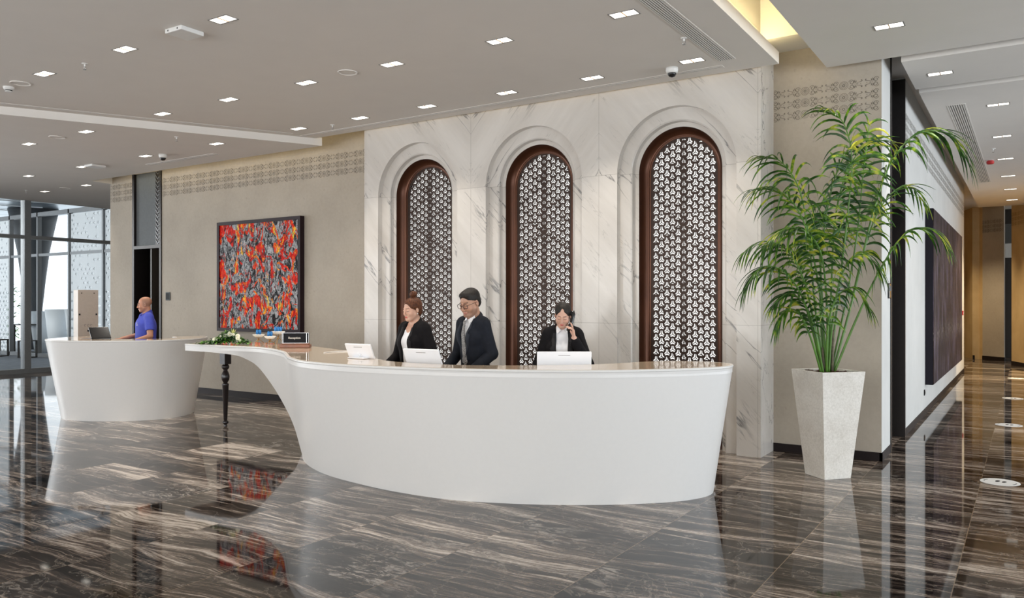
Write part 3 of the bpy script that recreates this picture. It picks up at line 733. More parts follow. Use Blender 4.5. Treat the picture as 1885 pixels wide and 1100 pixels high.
# ---- floor markers in the corridor
def footprint(m, cx, cy, s):
    pts = [(cx + s * .017 * math.cos(a) * (1 + .15 * math.sin(a)), cy + .036 * math.sin(a)) for a in [2 * PI * k / 14 for k in range(14)]]
    m.prism(pts, .0022, .0028)
FML = ['round white floor sticker with two dark footprints, nearest the planter', 'round white floor sticker, second along the corridor from the planter', 'round white floor sticker, third along the corridor from the planter', 'round white floor sticker, farthest down the corridor']
def marker(loc, lab):
    t = thing('floor_sticker', lab, 'floor sticker', loc, -.25, 'round distance stickers on the corridor floor')
    MB().lathe([(.155, .0004), (.155, .002)], n=40).build('disc', 'white_satin', t)
    m = MB(); footprint(m, -.026, .02, -1); footprint(m, .026, .02, 1); m.build('footprints', 'black_matte', t)
    for a0 in (2.75, -.4):
        m = MB(); pts = [(.128 * math.cos(a0 + k * .1), .128 * math.sin(a0 + k * .1)) for k in range(8)] + [(.118 * math.cos(a0 + (7 - k) * .1), .118 * math.sin(a0 + (7 - k) * .1)) for k in range(8)]
        m.prism(pts, .0022, .0028); m.build('arc_mark', 'grey_panel', t)
    return t
mk = marker((-.205, 8.28, .0), FML[0])
for k, yy in enumerate((12.19, 15.6, 19.74)): dup(mk, (-.205, yy, 0), -.25, FML[k + 1])

# ================================================================== MAIN COUNTER
ST = [  # rim (z 1.08), foot (z 0), how far down the shell runs (1 = to the floor)
 ((-8.83, 6.08), (-8.83, 6.13), .078), ((-8.44, 6.067), (-8.44, 6.12), .078), ((-7.92, 6.085), (-7.95, 6.30), .10), ((-7.75, 6.10), (-7.85, 6.55), .145),
 ((-7.586, 6.11), (-7.75, 6.6), .228), ((-7.382, 6.075), (-7.4, 6.45), .414), ((-7.033, 5.937), (-7.05, 6.25), .635),
 ((-6.604, 5.705), (-6.72, 6.02), .793), ((-6.259, 5.446), (-6.55, 5.90), .912), ((-5.961, 5.21), (-6.40, 5.79), 1.), ((-5.792, 5.097), (-6.16, 5.59), 1.),
 ((-5.522, 4.939), (-5.82, 5.38), 1.), ((-5.25, 4.85), (-5.42, 5.22), 1.), ((-4.88, 4.80), (-4.98, 5.13), 1.), ((-4.43, 4.82), (-4.50, 5.08), 1.),
 ((-3.93, 4.92), (-3.95, 5.11), 1.), ((-3.50, 5.05), (-3.50, 5.255), 1.), ((-3.11, 5.22), (-3.14, 5.43), 1.), ((-2.757, 5.44), (-2.83, 5.63), 1.),
 ((-2.44, 5.73), (-2.55, 5.86), 1.), ((-2.20, 6.03), (-2.34, 6.09), 1.), ((-2.06, 6.29), (-2.23, 6.31), 1.), ((-2.045, 6.48), (-2.215, 6.50), 1.),
 ((-2.12, 6.66), (-2.29, 6.66), 1.), ((-2.36, 6.77), (-2.45, 6.72), 1.)]
ZT = 1.08
RC = catmull([s[0] for s in ST], 8); BC = catmull([s[1] for s in ST], 8); VC = [float(x[0]) for x in catmull([(s[2],) for s in ST], 8)]
VC = [min(1., max(.078, x)) for x in VC]
NS = len(RC)
desk = thing('reception_counter', 'long curved white reception counter with beige top and overhanging table wing', 'counter', (0, 0, 0))
m = MB(); NV = 14; TH = .045
def shell_pt(i, v, inset):
    r, b = RC[i], BC[i]; j0, j1 = max(i - 1, 0), min(i + 1, NS - 1)
    tx, ty = RC[j1] - RC[j0]; L = math.hypot(tx, ty); nx, ny = -ty / L, tx / L     # towards the staff side
    vv = v * VC[i]
    return (r[0] + (b[0] - r[0]) * vv + nx * inset, r[1] + (b[1] - r[1]) * vv + ny * inset, ZT * (1 - vv))
for ins in (0, TH):
    for i in range(NS):
        for k in range(NV + 1): m.v.append(shell_pt(i, k / NV, ins))
o2 = NS * (NV + 1)
for i in range(NS - 1):
    for k in range(NV):
        a = i * (NV + 1) + k; b = a + NV + 1
        m.f.append((a, a + 1, b + 1, b)); m.f.append((o2 + a, o2 + b, o2 + b + 1, o2 + a + 1))
    for k, fl in ((0, 0), (NV, 1)):
        a = i * (NV + 1) + k; b = a + NV + 1
        m.f.append((a, b, o2 + b, o2 + a) if not fl else (a, o2 + a, o2 + b, b))
for i in (0, NS - 1):
    for k in range(NV):
        a = i * (NV + 1) + k; m.f.append((a, o2 + a, o2 + a + 1, a + 1) if i == 0 else (a, a + 1, o2 + a + 1, o2 + a))
sh = m.build('front_shell', 'white_solid', desk); smooth_angle(sh, .8)
MB().tube([(p[0], p[1], ZT - .011) for p in [np.array(shell_pt(i, 0, .010)[:2]) for i in range(NS)]], .0125, 8).build('rim_bead', 'white_solid', desk, smooth=True)
inner = [(-2.36, 6.77), (-2.64, 6.68), (-2.83, 6.43), (-2.97, 6.07), (-3.2, 5.76), (-3.55, 5.48), (-3.92, 5.29), (-4.35, 5.23), (-4.72, 5.30), (-5.0, 5.45), (-5.35, 5.72), (-5.7, 5.98), (-6.15, 6.19), (-7.06, 6.58), (-7.7, 6.75), (-8.3, 6.83), (-8.75, 6.80), (-8.95, 6.6), (-8.96, 6.3)]
IC = [tuple(p) for p in catmull(inner, 5)]
rim = [(float(p[0]), float(p[1])) for p in RC]
def offs(poly, dist):
    n = len(poly); A = sum(poly[i][0] * poly[(i + 1) % n][1] - poly[(i + 1) % n][0] * poly[i][1] for i in range(n)); s = 1 if A > 0 else -1; out = []
    for i in range(n):
        p = Vector(poly[i - 1]); q = Vector(poly[i]); r = Vector(poly[(i + 1) % n])
        e1 = (q - p); e2 = (r - q)
        if e1.length < 1e-6 or e2.length < 1e-6: out.append(tuple(q)); continue
        e1.normalize(); e2.normalize(); nn = Vector((-e1.y - e2.y, e1.x + e2.x))
        nn = nn.normalized() if nn.length > 1e-4 else Vector((-e1.y, e1.x))
        out.append((q.x + nn.x * dist * s, q.y + nn.y * dist * s))
    return out
topo = rim + IC[1:]
cl = [topo[0]]
for p in topo[1:]:
    if math.hypot(p[0] - cl[-1][0], p[1] - cl[-1][1]) > .02: cl.append(p)
topo = cl
MB().prism(offs(topo, .006), ZT - .06, ZT - .002).build('top_slab', 'white_solid', desk)
MB().prism(offs(topo, .024), ZT - .010, ZT + .0015).build('top_inlay', 'counter_top', desk, label='glossy beige top surface')
MB().tube([tuple(p) + (ZT + .004,) for p in [np.array(q) for q in catmull([(-6.02, 5.74), (-6.03, 5.90), (-5.97, 6.03), (-5.80, 6.06)], 6)]], .008, 8).build('inner_lip', 'white_solid', desk, smooth=True)
# apron hidden under the table wing, and the turned leg
ap = [(-8.55, 6.72), (-8.3, 6.74), (-7.7, 6.66), (-7.06, 6.49), (-6.6, 6.31)]
m = MB()
for i in range(len(ap) - 1):
    a, b = ap[i], ap[i + 1]; za, zb = 1.0 - .05 * i, 1.0 - .05 * (i + 1)
    m.add([(a[0], a[1], 1.03), (b[0], b[1], 1.03), (b[0], b[1], zb - .02), (a[0], a[1], za - .02), (a[0], a[1] + .03, 1.03), (b[0], b[1] + .03, 1.03), (b[0], b[1] + .03, zb - .02), (a[0], a[1] + .03, za - .02)],
          [(0, 1, 2, 3), (5, 4, 7, 6), (0, 4, 5, 1), (3, 2, 6, 7), (0, 3, 7, 4), (1, 5, 6, 2)])
m.build('rear_apron', 'white_satin', desk)
m = MB(); m.box(-8.70 - .05, -8.70 + .05, 6.58 - .05, 6.58 + .05, .80, 1.02)
m.lathe([(.028, .80), (.046, .78), (.05, .765), (.044, .745), (.028, .73), (.026, .715), (.036, .70), (.050, .66), (.052, .63), (.046, .595), (.028, .565), (.026, .555), (.042, .545), (.043, .53), (.040, .52), (.024, .09), (.020, .075), (.034, .062), (.038, .05), (.034, .035), (.018, .022), (.022, .012), (.022, 0)], (-8.70, 6.58, 0), 20)
lg = m.build('turned_leg', 'turned_leg', desk); smooth_angle(lg, .6)
# staff worktop behind the raised ledge
wt = [(-5.35, 5.74), (-5.0, 5.48), (-4.72, 5.33), (-4.35, 5.26), (-3.92, 5.32), (-3.55, 5.51), (-3.2, 5.79), (-2.99, 6.08), (-3.35, 6.22), (-3.62, 5.98), (-3.98, 5.74), (-4.36, 5.66), (-4.75, 5.72), (-5.1, 5.92)]
MB().prism(wt, .72, .75).build('worktop', 'counter_top', desk)
m = MB()
iw = [(-5.35, 5.70), (-5.0, 5.44), (-4.72, 5.29), (-4.35, 5.22), (-3.92, 5.28), (-3.55, 5.47), (-3.2, 5.75), (-2.97, 6.05), (-2.83, 6.40)]
for i in range(len(iw) - 1):
    a, b = iw[i], iw[i + 1]; m.add([(a[0], a[1], .0), (b[0], b[1], .0), (b[0], b[1], 1.03), (a[0], a[1], 1.03), (a[0], a[1] - .03, .0), (b[0], b[1] - .03, .0), (b[0], b[1] - .03, 1.03), (a[0], a[1] - .03, 1.03)],
          [(0, 3, 2, 1), (4, 5, 6, 7), (0, 1, 5, 4), (3, 7, 6, 2), (0, 4, 7, 3), (1, 2, 6, 5)])
m.build('staff_panel', 'white_satin', desk)

# ---- second, free-standing desk
desk2 = thing('concierge_desk', 'oval white desk flaring upward, beneath the man in the blue polo shirt', 'desk', (0, 0, 0))
C2 = Vector((-10.75, 6.5, 0))
def ov(a, bf, bb, th):   # a along RGT, bf towards the viewer, bb away
    c, s_ = math.cos(th), math.sin(th); e = .86
    cc = math.copysign(abs(c) ** e, c); ss = math.copysign(abs(s_) ** e, s_)
    p = C2 + RGT * (a * cc) + FWD * ((bf if s_ < 0 else bb) * ss); return (p.x, p.y)
ZD = 1.09
ths = [math.radians(x) for x in range(138, 138 + 271, 5)]     # open to the back
m = MB(); NVv = 10
for ins in (0, .045):
    for th in ths:
        for k in range(NVv + 1):
            v = k / NVv; x, y = ov(1.04 + (.855 - 1.04) * v - ins, .84 + (.655 - .84) * v - ins, .95 + (.78 - .95) * v - ins, th); m.v.append((x, y, ZD * (1 - v)))
nn_ = len(ths); o2 = nn_ * (NVv + 1)
for i in range(nn_ - 1):
    for k in range(NVv):
        a = i * (NVv + 1) + k; b = a + NVv + 1; m.f += [(a, a + 1, b + 1, b), (o2 + a, o2 + b, o2 + b + 1, o2 + a + 1)]
    a = i * (NVv + 1); b = a + NVv + 1; m.f += [(a, b, o2 + b, o2 + a), (a + NVv, o2 + a + NVv, o2 + b + NVv, b + NVv)]
for i in (0, nn_ - 1):
    for k in range(NVv):
        a = i * (NVv + 1) + k; m.f.append((a, o2 + a, o2 + a + 1, a + 1) if i == 0 else (a, a + 1, o2 + a + 1, o2 + a))
sh = m.build('front_shell', 'white_solid', desk2); smooth_angle(sh, .8)
MB().tube([ov(1.03, .83, .94, th) + (ZD - .011,) for th in ths], .0125, 8).build('rim_bead', 'white_solid', desk2, smooth=True)
def ring2(a0, bf0, bb0, a1, bf1, bb1, z0, z1):
    outer = [ov(a0, bf0, bb0, th) for th in ths]; inn = [ov(a1, bf1, bb1, th) for th in ths]
    return MB().prism(outer + inn[::-1], z0, z1)
ring2(1.03, .83, .94, .62, .40, .55, ZD - .05, ZD - .002).build('top_slab', 'white_solid', desk2)
ring2(1.015, .815, .925, .635, .415, .565, ZD - .01, ZD + .0015).build('top_inlay', 'counter_top', desk2, label='glossy beige top surface')

# ---- monitors (seen from behind), white
def monitor(loc, rz, tilt, w, h, lab, name='computer_monitor', dark=False, stand=True, zb=.753):
    t = thing(name, lab, 'monitor', loc, rz, None if dark else 'white monitors behind the counter')
    R_ = Matrix.Rotation(tilt, 4, 'X')
    mt = 'black_gloss' if dark else 'monitor_white'
    o = MB().box(-w / 2, w / 2, -.012, .006, -h / 2, h / 2).xf(R_).build('back_shell', mt, t, bevel=.006)
    MB().box(-w / 2 + .012, w / 2 - .012, .0062, .0075, -h / 2 + .014, h / 2 - .012).xf(R_).build('screen', 'black_gloss', t)
    m = MB(); m.lathe([(.024, 0), (.024, .0015)], n=24).xf(R_ @ Matrix.Translation((.0, -.012, -h * .30)) @ Matrix.Rotation(PI / 2, 4, 'X'))
    m.build('badge', 'white_satin' if not dark else 'grey_panel', t)
    m = MB(); m.box(-.05, .05, -.0135, -.012, h / 2 - .032, h / 2 - .028).xf(R_).build('vent_line', 'slot_grey', t)
    if stand:
        z0 = zb - loc[2]
        m = MB(); m.tube([(0, .0, -h * .2), (0, .02, -h * .3), (0, .03, z0 + .012)], .016, 8).build('stand', mt, t); MB().box(-.10, .10, -.06, .10, z0, z0 + .012).build('foot', mt, t, bevel=.004)
    return t
monitor((-5.155, 5.36, 1.152), YAW - .55, .45, .31, .150, 'small white monitor on the counter top, the one nearest the Reception sign', stand=True, zb=1.083)
monitor((-4.42, 5.40, 1.06), YAW - .50, .45, .375, .30, 'white monitor standing in front of the woman with the hair bun')
monitor((-3.285, 5.86, 1.03), YAW + .0, .10, .46, .31, 'white monitor hiding the lower body of the woman on the telephone')
monitor((-10.788, 6.106, 1.175), YAW - 2.3, .62, .26, .19, 'small black tilted touch screen on the oval desk', 'touch_screen', True, True, 1.0935)
# ---- tall kiosk
t = thing('information_kiosk', 'tall beige metal kiosk cabinet behind the oval desk', 'kiosk', (-13.05, 7.15, 0), YAW + .80)
MB().box(-.155, .155, -.11, .11, .03, 1.80).build('cabinet', 'kiosk_paint', t, bevel=.004); MB().box(-.2, .2, -.16, .16, 0, .03).build('foot_plate', 'kiosk_paint', t)
for x, z in ((-.13, 1.40), (.125, 1.40), (.0, 1.13)): MB().box(x - .012, x + .012, -.113, -.11, z - .014, z + .014).build('lock_plate', 'black_matte', t)
for x in (-.10, .09): MB().box(x - .008, x + .008, -.113, -.11, 1.74, 1.756).build('screw_hole', 'black_matte', t)
m = MB()
for k, x in enumerate((-.045, 0, .045)): m.tube([(x + .014 * math.cos(a), -.1115, 1.22 + .018 * math.sin(a)) for a in [q * .5 + (.5 if k % 2 else 0) for q in range(11)]], .002, 5)
m.build('emblem', 'grille_grey', t)

# ---- reception sign
t = thing('reception_sign', 'black glass Reception sign on a polished wooden base on the counter', 'sign', (-6.985, 6.225, ZT + .003), YAW + .03)
MB().box(-.168, .168, -.055, .055, 0, .038).build('wood_base', 'wood_base', t, bevel=.004)
MB().box(-.152, .152, -.035, .035, .038, .052).build('upper_base', 'wood_base', t, bevel=.002)
MB().box(-.148, .148, -.014, .020, .052, .168).build('glass_block', 'sign_black', t)
m = MB(); w_, z0, z1 = .148, .0525, .1675
for a in ((-w_ - .001, w_ + .001, z1 - .001, z1 + .0015), (-w_ - .001, w_ + .001, z0, z0 + .002), (-w_ - .001, -w_ + .001, z0, z1), (-w_ + .010, -w_ + .012, z0, z1), (w_ - .024, w_ - .020, z0, z1), (w_ - .001, w_ + .001, z0, z1)): m.box(a[0], a[1], -.017, -.0135, a[2], a[3])
m.build('silver_edging', 'steel', t)
def text_mesh(body, size, name, mt, parent, loc, ext=.0006, shear=0, off=0.):
    cu = bpy.data.curves.new(name, 'FONT'); cu.body = body; cu.size = size; cu.extrude = ext; cu.align_x = 'CENTER'; cu.align_y = 'CENTER'; cu.shear = shear; cu.offset = off
    tmp = bpy.data.objects.new(name + '_tmp', cu); COL.objects.link(tmp)
    dg = bpy.context.evaluated_depsgraph_get(); me = bpy.data.meshes.new_from_object(tmp.evaluated_get(dg)); bpy.data.objects.remove(tmp); bpy.data.curves.remove(cu)
    me.transform(Matrix.Rotation(PI / 2, 4, 'X')); me.materials.clear(); me.materials.append(M[mt])
    o = bpy.data.objects.new(name, me); COL.objects.link(o); o.parent = parent; o.location = loc; return o
def serif_reception(parent, loc):
    o = text_mesh('Reception', .034, 'lettering', 'letter_silver', parent, loc, off=.0008)
    m = MB(); ws = o.data
    return o
plain('letter_silver', rgb(206, 200, 190), .4)
serif_reception(t, (-.010, -.0146, .110))

# ---- white boat dishes on crossed brass legs with blue ornaments
plain('porcelain', rgb(240, 236, 228), .2)
plain('blue_glaze', rgb(44, 128, 196), .25, var=.45, scale=70)
def dish(loc, rz, h, w, lab, crossx=0.):
    t = thing('boat_dish', lab, 'dish', loc, rz, 'white boat dishes with brass legs')
    m = MB(); N = 20; secs = [(0.55, 0), (.80, .012), (.95, .024), (1.0, .034), (.95, .034), (.78, .018), (.4, .010)]
    b = 0
    for s_, z in secs:
        for k in range(N):
            a = 2 * PI * k / N; m.v.append((w / 2 * s_ * math.cos(a) * (1 if abs(math.cos(a)) < .8 else 1.03), w * .22 * s_ * math.sin(a), h + z))
    for i in range(len(secs) - 1):
        for k in range(N): m.f.append((i * N + k, i * N + (k + 1) % N, (i + 1) * N + (k + 1) % N, (i + 1) * N + k))
    m.f += [tuple(range(N))[::-1], tuple(range((len(secs) - 1) * N, len(secs) * N))]
    m.build('bowl', 'porcelain', t, smooth=True)
    for k in range(3):
        a = 2 * PI * k / 3 + .5; b_ = a + PI
        lo = Vector((w * .42 * math.cos(a), w * .30 * math.sin(a), .004)); hi = Vector((w * .30 * math.cos(b_), w * .16 * math.sin(b_), h + .012))
        mm = MB(); mm.tube([lo, lo.lerp(hi, .5), hi], .0028, 7); mm.ell(lo, (.006, .006, .004), 8, 6); mm.build('leg', 'brass', t, smooth=True)
    MB().ell((0, 0, h * .47), (.008, .008, .008), 8, 6).build('joint', 'brass', t)
    return t
def ornament(p, lab):
    m = MB()
    for k in range(7):
        a = 2 * PI * k / 7; m.ell((.013 * math.cos(a), .009 * math.sin(a), .036 + .006 * math.sin(3 * a)), (.007, .007, .026), 8, 6)
    m.ell((0, 0, .042), (.009, .009, .028), 8, 6); m.lathe([(.006, 0), (.004, .01)], n=8)
    o = m.build('blue_ornament', 'blue_glaze', smooth=True); o.location = p; tag(o, lab, 'ornament', 'blue ornaments in the boat dishes')
ZI = ZT + .003
dd = [((-8.171, 6.675, 1.076), .075, .155, 'small white boat dish on crossed brass legs, next to the flowers', 2),
      ((-7.89, 6.619, 1.079), .062, .145, 'small white boat dish on crossed brass legs, lowest of the three', 2),
      ((-7.884, 6.742, 1.074), .118, .175, 'largest and tallest white boat dish on crossed brass legs', 3)]
for k, (p, h, w, lab, nb) in enumerate(dd):
    dish((p[0], p[1], ZI), YAW, h, w, lab)
    for q in range(nb):
        off_ = (q - (nb - 1) / 2) * .034
        ornament((p[0] + RGT.x * off_, p[1] + RGT.y * off_, ZI + h + .026), f'blue ruffled ornament {["standing first", "standing second", "standing third"][q]} from the flower side in the {["dish by the flowers", "lowest dish", "tallest dish"][k]}')

# ---- flower arrangement
plain('leaf_bright', rgb(104, 158, 54), .45, var=.3, scale=40)
plain('leaf_deep', rgb(44, 84, 40), .5, var=.3, scale=40)
plain('petal_white', rgb(244, 240, 222), .6, var=.04)
plain('petal_cream', rgb(226, 226, 150), .6)
FLW = Vector((-8.258, 6.261, 1.091)); FLW.z = ZI
fa = thing('flower_arrangement', 'low spreading arrangement of white flowers and green foliage on the counter wing', 'flowers', FLW, YAW)
rf = random.Random(11)
def leafquad(m, base, dirv, L, Wd, droop=.3, seg=4):
    d_ = Vector(dirv).normalized(); side = d_.cross(Vector((0, 0, 1))); side = side.normalized() if side.length > .01 else Vector((1, 0, 0))
    b = len(m.v); p = Vector(base)
    for i in range(seg + 1):
        u = i / seg; wv_ = Wd * math.sin(PI * min(.98, .12 + .86 * u)) ** .8 / 2
        q = Vector(base) + d_ * L * u + Vector((0, 0, -droop * L * u * u))
        if q.z < .004: q.z = .004 + .002 * u
        m.v += [tuple(q - side * wv_), tuple(q + Vector((0, 0, -.15 * wv_))), tuple(q + side * wv_)]
    for i in range(seg): a = b + 3 * i; m.f += [(a, a + 1, a + 4, a + 3), (a + 1, a + 2, a + 5, a + 4)]
def mound(x):  # height of the arrangement along its length
    return .030 + .15 * math.exp(-((x - .03) / .15) ** 2)
m1, m2 = MB(), MB()
for k in range(1250):
    x = rf.triangular(-.36, .30, .02); y = rf.uniform(-.09, .09); hz = mound(x) * rf.uniform(.15, .95) * (1 - (y / .13) ** 2)
    a = rf.uniform(0, 2 * PI); dv = (math.cos(a), math.sin(a) - .3, rf.uniform(-.1, .9))
    leafquad(m1 if rf.random() < .45 else m2, (x, y, hz), dv, rf.uniform(.035, .075), rf.uniform(.014, .026), rf.uniform(.1, .6))
for k in range(26):
    a = rf.uniform(-2.2, 2.2); leafquad(m1, (.03 + rf.uniform(-.04, .06), rf.uniform(-.03, .03), .08), (math.sin(a) * .8, rf.uniform(-.3, .3), math.cos(a) * .5 + .55), rf.uniform(.09, .14), .024, .35)
for k in range(16): leafquad(m2, (-.24 - .012 * k, rf.uniform(-.05, .03), .01), (-1, rf.uniform(-.6, .6), .15), .07, .016, .2)
m1.build('bright_foliage', 'leaf_bright', fa, label='light green leaves'); m2.build('dark_foliage', 'leaf_deep', fa, label='dark green leaves')
def bloom(c, r, n=16, lean=(0, -1, .4), mt='petal_white', name='flower'):
    m = MB(); ax = Vector(lean).normalized(); q = ax.to_track_quat('Z', 'Y').to_matrix().to_4x4()
    for ring_, (rr_, up, cnt) in enumerate(((1.0, .15, n), (.72, .5, n - 4), (.42, .8, n - 8))):
        for k in range(cnt):
            a = 2 * PI * k / cnt + ring_ * .3; dv = Vector((math.cos(a), math.sin(a), up)).normalized()
            b = len(m.v); sd_ = Vector((-math.sin(a), math.cos(a), 0)) * r * .22
            for u, wv_ in ((.1, .4), (.5, 1), (.85, .9), (1.0, .3)):
                p_ = dv * r * rr_ * u; m.v += [tuple(p_ - sd_ * wv_), tuple(p_ + sd_ * wv_)]
            for i in range(3): m.f.append((b + 2 * i, b + 2 * i + 1, b + 2 * i + 3, b + 2 * i + 2))
    m.xf(Matrix.Translation(c) @ q)
    o = m.build(name, mt, fa)
    MB().ell(tuple(Vector(c) + ax * r * .35), (r * .2,) * 3, 8, 6).build('flower_centre', 'petal_cream', o)
for x, z, r in ((.008, .105, .030), (.055, .122, .032), (.10, .118, .022), (.155, .10, .032), (.165, .075, .028), (.115, .035, .022), (.145, .03, .022), (-.125, .065, .021), (-.09, .062, .014), (-.055, .10, .014), (.19, .05, .018), (-.20, .022, .012), (-.225, .018, .012), (.05, .150, .010)):
    bloom((x, -.075 if z < .09 else -.05, z), r, 14 if r > .02 else 10)
for k, a in enumerate((-.5, -.15, .2, .55)):
    m = MB(); leafquad(m, (.085, -.02, .11), (math.sin(a), -.2, math.cos(a)), .085, .022, -.05, 5); m.build('lily_bud', 'petal_cream', fa)

# ---- planter and soil
PC = Vector((-1.545, 7.712, 0)); PA = math.radians(90 - 41)
plr = thing('tall_planter', 'tall tapered square planter of pale cast stone on the dark marble floor', 'planter', PC, math.atan2(math.sin(math.radians(-41 + 90)), math.cos(math.radians(-41 + 90))))
hb, ht, PH = .14, .227, .975; wl = .022
m = MB()
lv = [(hb, 0), (ht, PH), (ht - wl, PH), (ht - wl - .012, PH - .10)]
for s_, z in lv: m.v += [(-s_, -s_, z), (s_, -s_, z), (s_, s_, z), (-s_, s_, z)]
for i in range(3):
    for k in range(4): m.f.append((i * 4 + k, i * 4 + (k + 1) % 4, (i + 1) * 4 + (k + 1) % 4, (i + 1) * 4 + k))
m.f += [(3, 2, 1, 0), (12, 13, 14, 15)]
m.build('pot_body', 'cast_stone', plr, bevel=.003)
m = MB(); gr = 14; s_ = ht - wl - .006; rs = random.Random(5)
for i in range(gr + 1):
    for j in range(gr + 1): m.v.append((-s_ + 2 * s_ * i / gr, -s_ + 2 * s_ * j / gr, PH - .035 + rs.uniform(0, .03)))
for i in range(gr):
    for j in range(gr): a = i * (gr + 1) + j; m.f.append((a, a + gr + 1, a + gr + 2, a + 1))
m.build('bark_mulch', 'soil', plr, label='reddish brown bark mulch')
plr.rotation_euler = (0, 0, math.radians(-41) + PI / 2)

# ---- palm: slender canes and arching feather fronds
t = NT('palm_green'); v = t.coords(); n1 = t.noise(v, 6, 3, .6); oi = t.n('ShaderNodeObjectInfo')
c = t.ramp(n1, [(.32, rgb(22, 52, 16)), (.48, rgb(42, 84, 22)), (.56, rgb(96, 136, 34)), (.65, rgb(184, 184, 64))])
t.base(c); t.set(Roughness=.35, Specular_IOR_Level=.5); t.b.inputs['Subsurface Weight'].default_value = 0.0
tr_ = t.n('ShaderNodeBsdfTranslucent'); t.t.links.new(c, tr_.inputs[0]); mxs = t.n('ShaderNodeMixShader'); mxs.inputs[0].default_value = .28
t.l(t.b, 0, mxs, 1); t.l(tr_, 0, mxs, 2); t.t.links.new(mxs.outputs[0], t.t.nodes['Material Output'].inputs['Surface']); M['palm_green'] = t.m
plain('palm_stalk', rgb(84, 124, 48), .4, var=.25, scale=8)
plain('palm_trunk', rgb(104, 98, 78), .75, var=.4, scale=30)
palm = thing('palm_plant', 'tall feathery green palm growing out of the pale stone planter', 'palm', (PC.x, PC.y, PH - .03))
FR = [  # petiole and rachis points in metres from the planter centre, start of leaflets (fraction), leaflet length, count
 ([(-0.055, 0.003, 0.031), (-0.099, -0.062, 0.634), (-0.131, -0.178, 1.278), (-0.196, -0.268, 1.694), (-0.321, -0.420, 1.924), (-0.465, -0.562, 1.956)], .50, .40, 30),
 ([(-0.015, -0.007, 0.033), (-0.038, -0.081, 0.634), (-0.118, -0.193, 1.227), (-0.219, -0.331, 1.536), (-0.375, -0.504, 1.679), (-0.488, -0.649, 1.656)], .50, .40, 30),
 ([(0.023, 0.041, 0.032), (0.094, 0.064, 0.835), (0.165, 0.086, 1.533), (0.196, 0.070, 1.977), (0.139, -0.026, 2.289), (0.009, -0.171, 2.400)], .52, .38, 32),
 ([(0.063, 0.079, 0.031), (0.203, 0.135, 0.734), (0.345, 0.203, 1.433), (0.497, 0.255, 1.926), (0.710, 0.345, 2.185), (0.954, 0.444, 2.165), (1.080, 0.490, 1.944)], .52, .46, 38),
 ([(0.090, 0.061, 0.033), (0.234, 0.036, 0.486), (0.428, 0.042, 0.927), (0.626, 0.076, 1.251), (0.826, 0.134, 1.304), (0.950, 0.167, 1.158)], .50, .36, 28),
 ([(-0.061, -0.061, 0.035), (-0.088, -0.114, 0.435), (-0.168, -0.226, 0.881), (-0.290, -0.353, 1.136), (-0.446, -0.526, 1.200), (-0.565, -0.651, 1.110)], .48, .36, 30),
 ([(-0.074, -0.045, 0.033), (-0.093, -0.177, 0.388), (-0.160, -0.340, 0.732), (-0.278, -0.512, 0.934), (-0.415, -0.673, 0.960), (-0.529, -0.771, 0.778)], .48, .36, 28),
 ([(-0.075, -0.106, 0.038), (-0.110, -0.188, 0.338), (-0.189, -0.299, 0.561), (-0.283, -0.420, 0.576), (-0.343, -0.483, 0.411)], .42, .26, 20),
 ([(0.016, -0.022, 0.036), (0.064, -0.075, 0.536), (0.154, -0.112, 0.928), (0.316, -0.102, 1.089), (0.460, -0.056, 0.923)], .46, .34, 26),
 ([(0.008, 0.068, 0.029), (0.006, 0.126, 0.735), (0.030, 0.201, 1.451), (0.127, 0.300, 1.917), (0.296, 0.434, 2.167), (0.460, 0.540, 2.167)], .52, .38, 30),
 ([(0.061, 0.090, 0.030), (0.138, 0.236, 0.532), (0.235, 0.394, 1.097), (0.370, 0.577, 1.569), (0.563, 0.774, 1.786), (0.701, 0.888, 1.621)], .52, .34, 24),
 ([(-0.036, 0.003, 0.032), (-0.058, 0.061, 0.634), (-0.105, 0.102, 1.246), (-0.183, 0.099, 1.609), (-0.356, 0.034, 1.820), (-0.517, -0.047, 1.823)], .5, .34, 26),
 ([(-0.004, -0.060, 0.038), (0.033, -0.154, 0.438), (0.113, -0.186, 0.693), (0.255, -0.166, 0.779), (0.379, -0.109, 0.587)], .42, .28, 22),
 ([(-0.062, 0.034, 0.028), (-0.079, 0.071, 0.634), (-0.066, 0.103, 1.194), (-0.002, 0.120, 1.649), (0.093, 0.123, 1.945), (0.195, 0.129, 2.127)], .55, .34, 26),
 ([(0.031, 0.095, 0.028), (0.124, 0.155, 0.634), (0.221, 0.194, 1.289), (0.270, 0.179, 1.786), (0.321, 0.211, 2.287)], .58, .32, 20),
 ([(-0.048, -0.100, 0.038), (-0.072, -0.187, 0.388), (-0.137, -0.277, 0.635), (-0.250, -0.398, 0.732), (-0.354, -0.513, 0.635)], .44, .30, 24),
 ([(0.002, 0.004, 0.033), (0.019, -0.128, 0.635), (-0.005, -0.239, 1.073), (-0.097, -0.371, 1.272), (-0.236, -0.532, 1.306), (-0.377, -0.672, 1.169)], .48, .36, 28),
]
rp = random.Random(21)
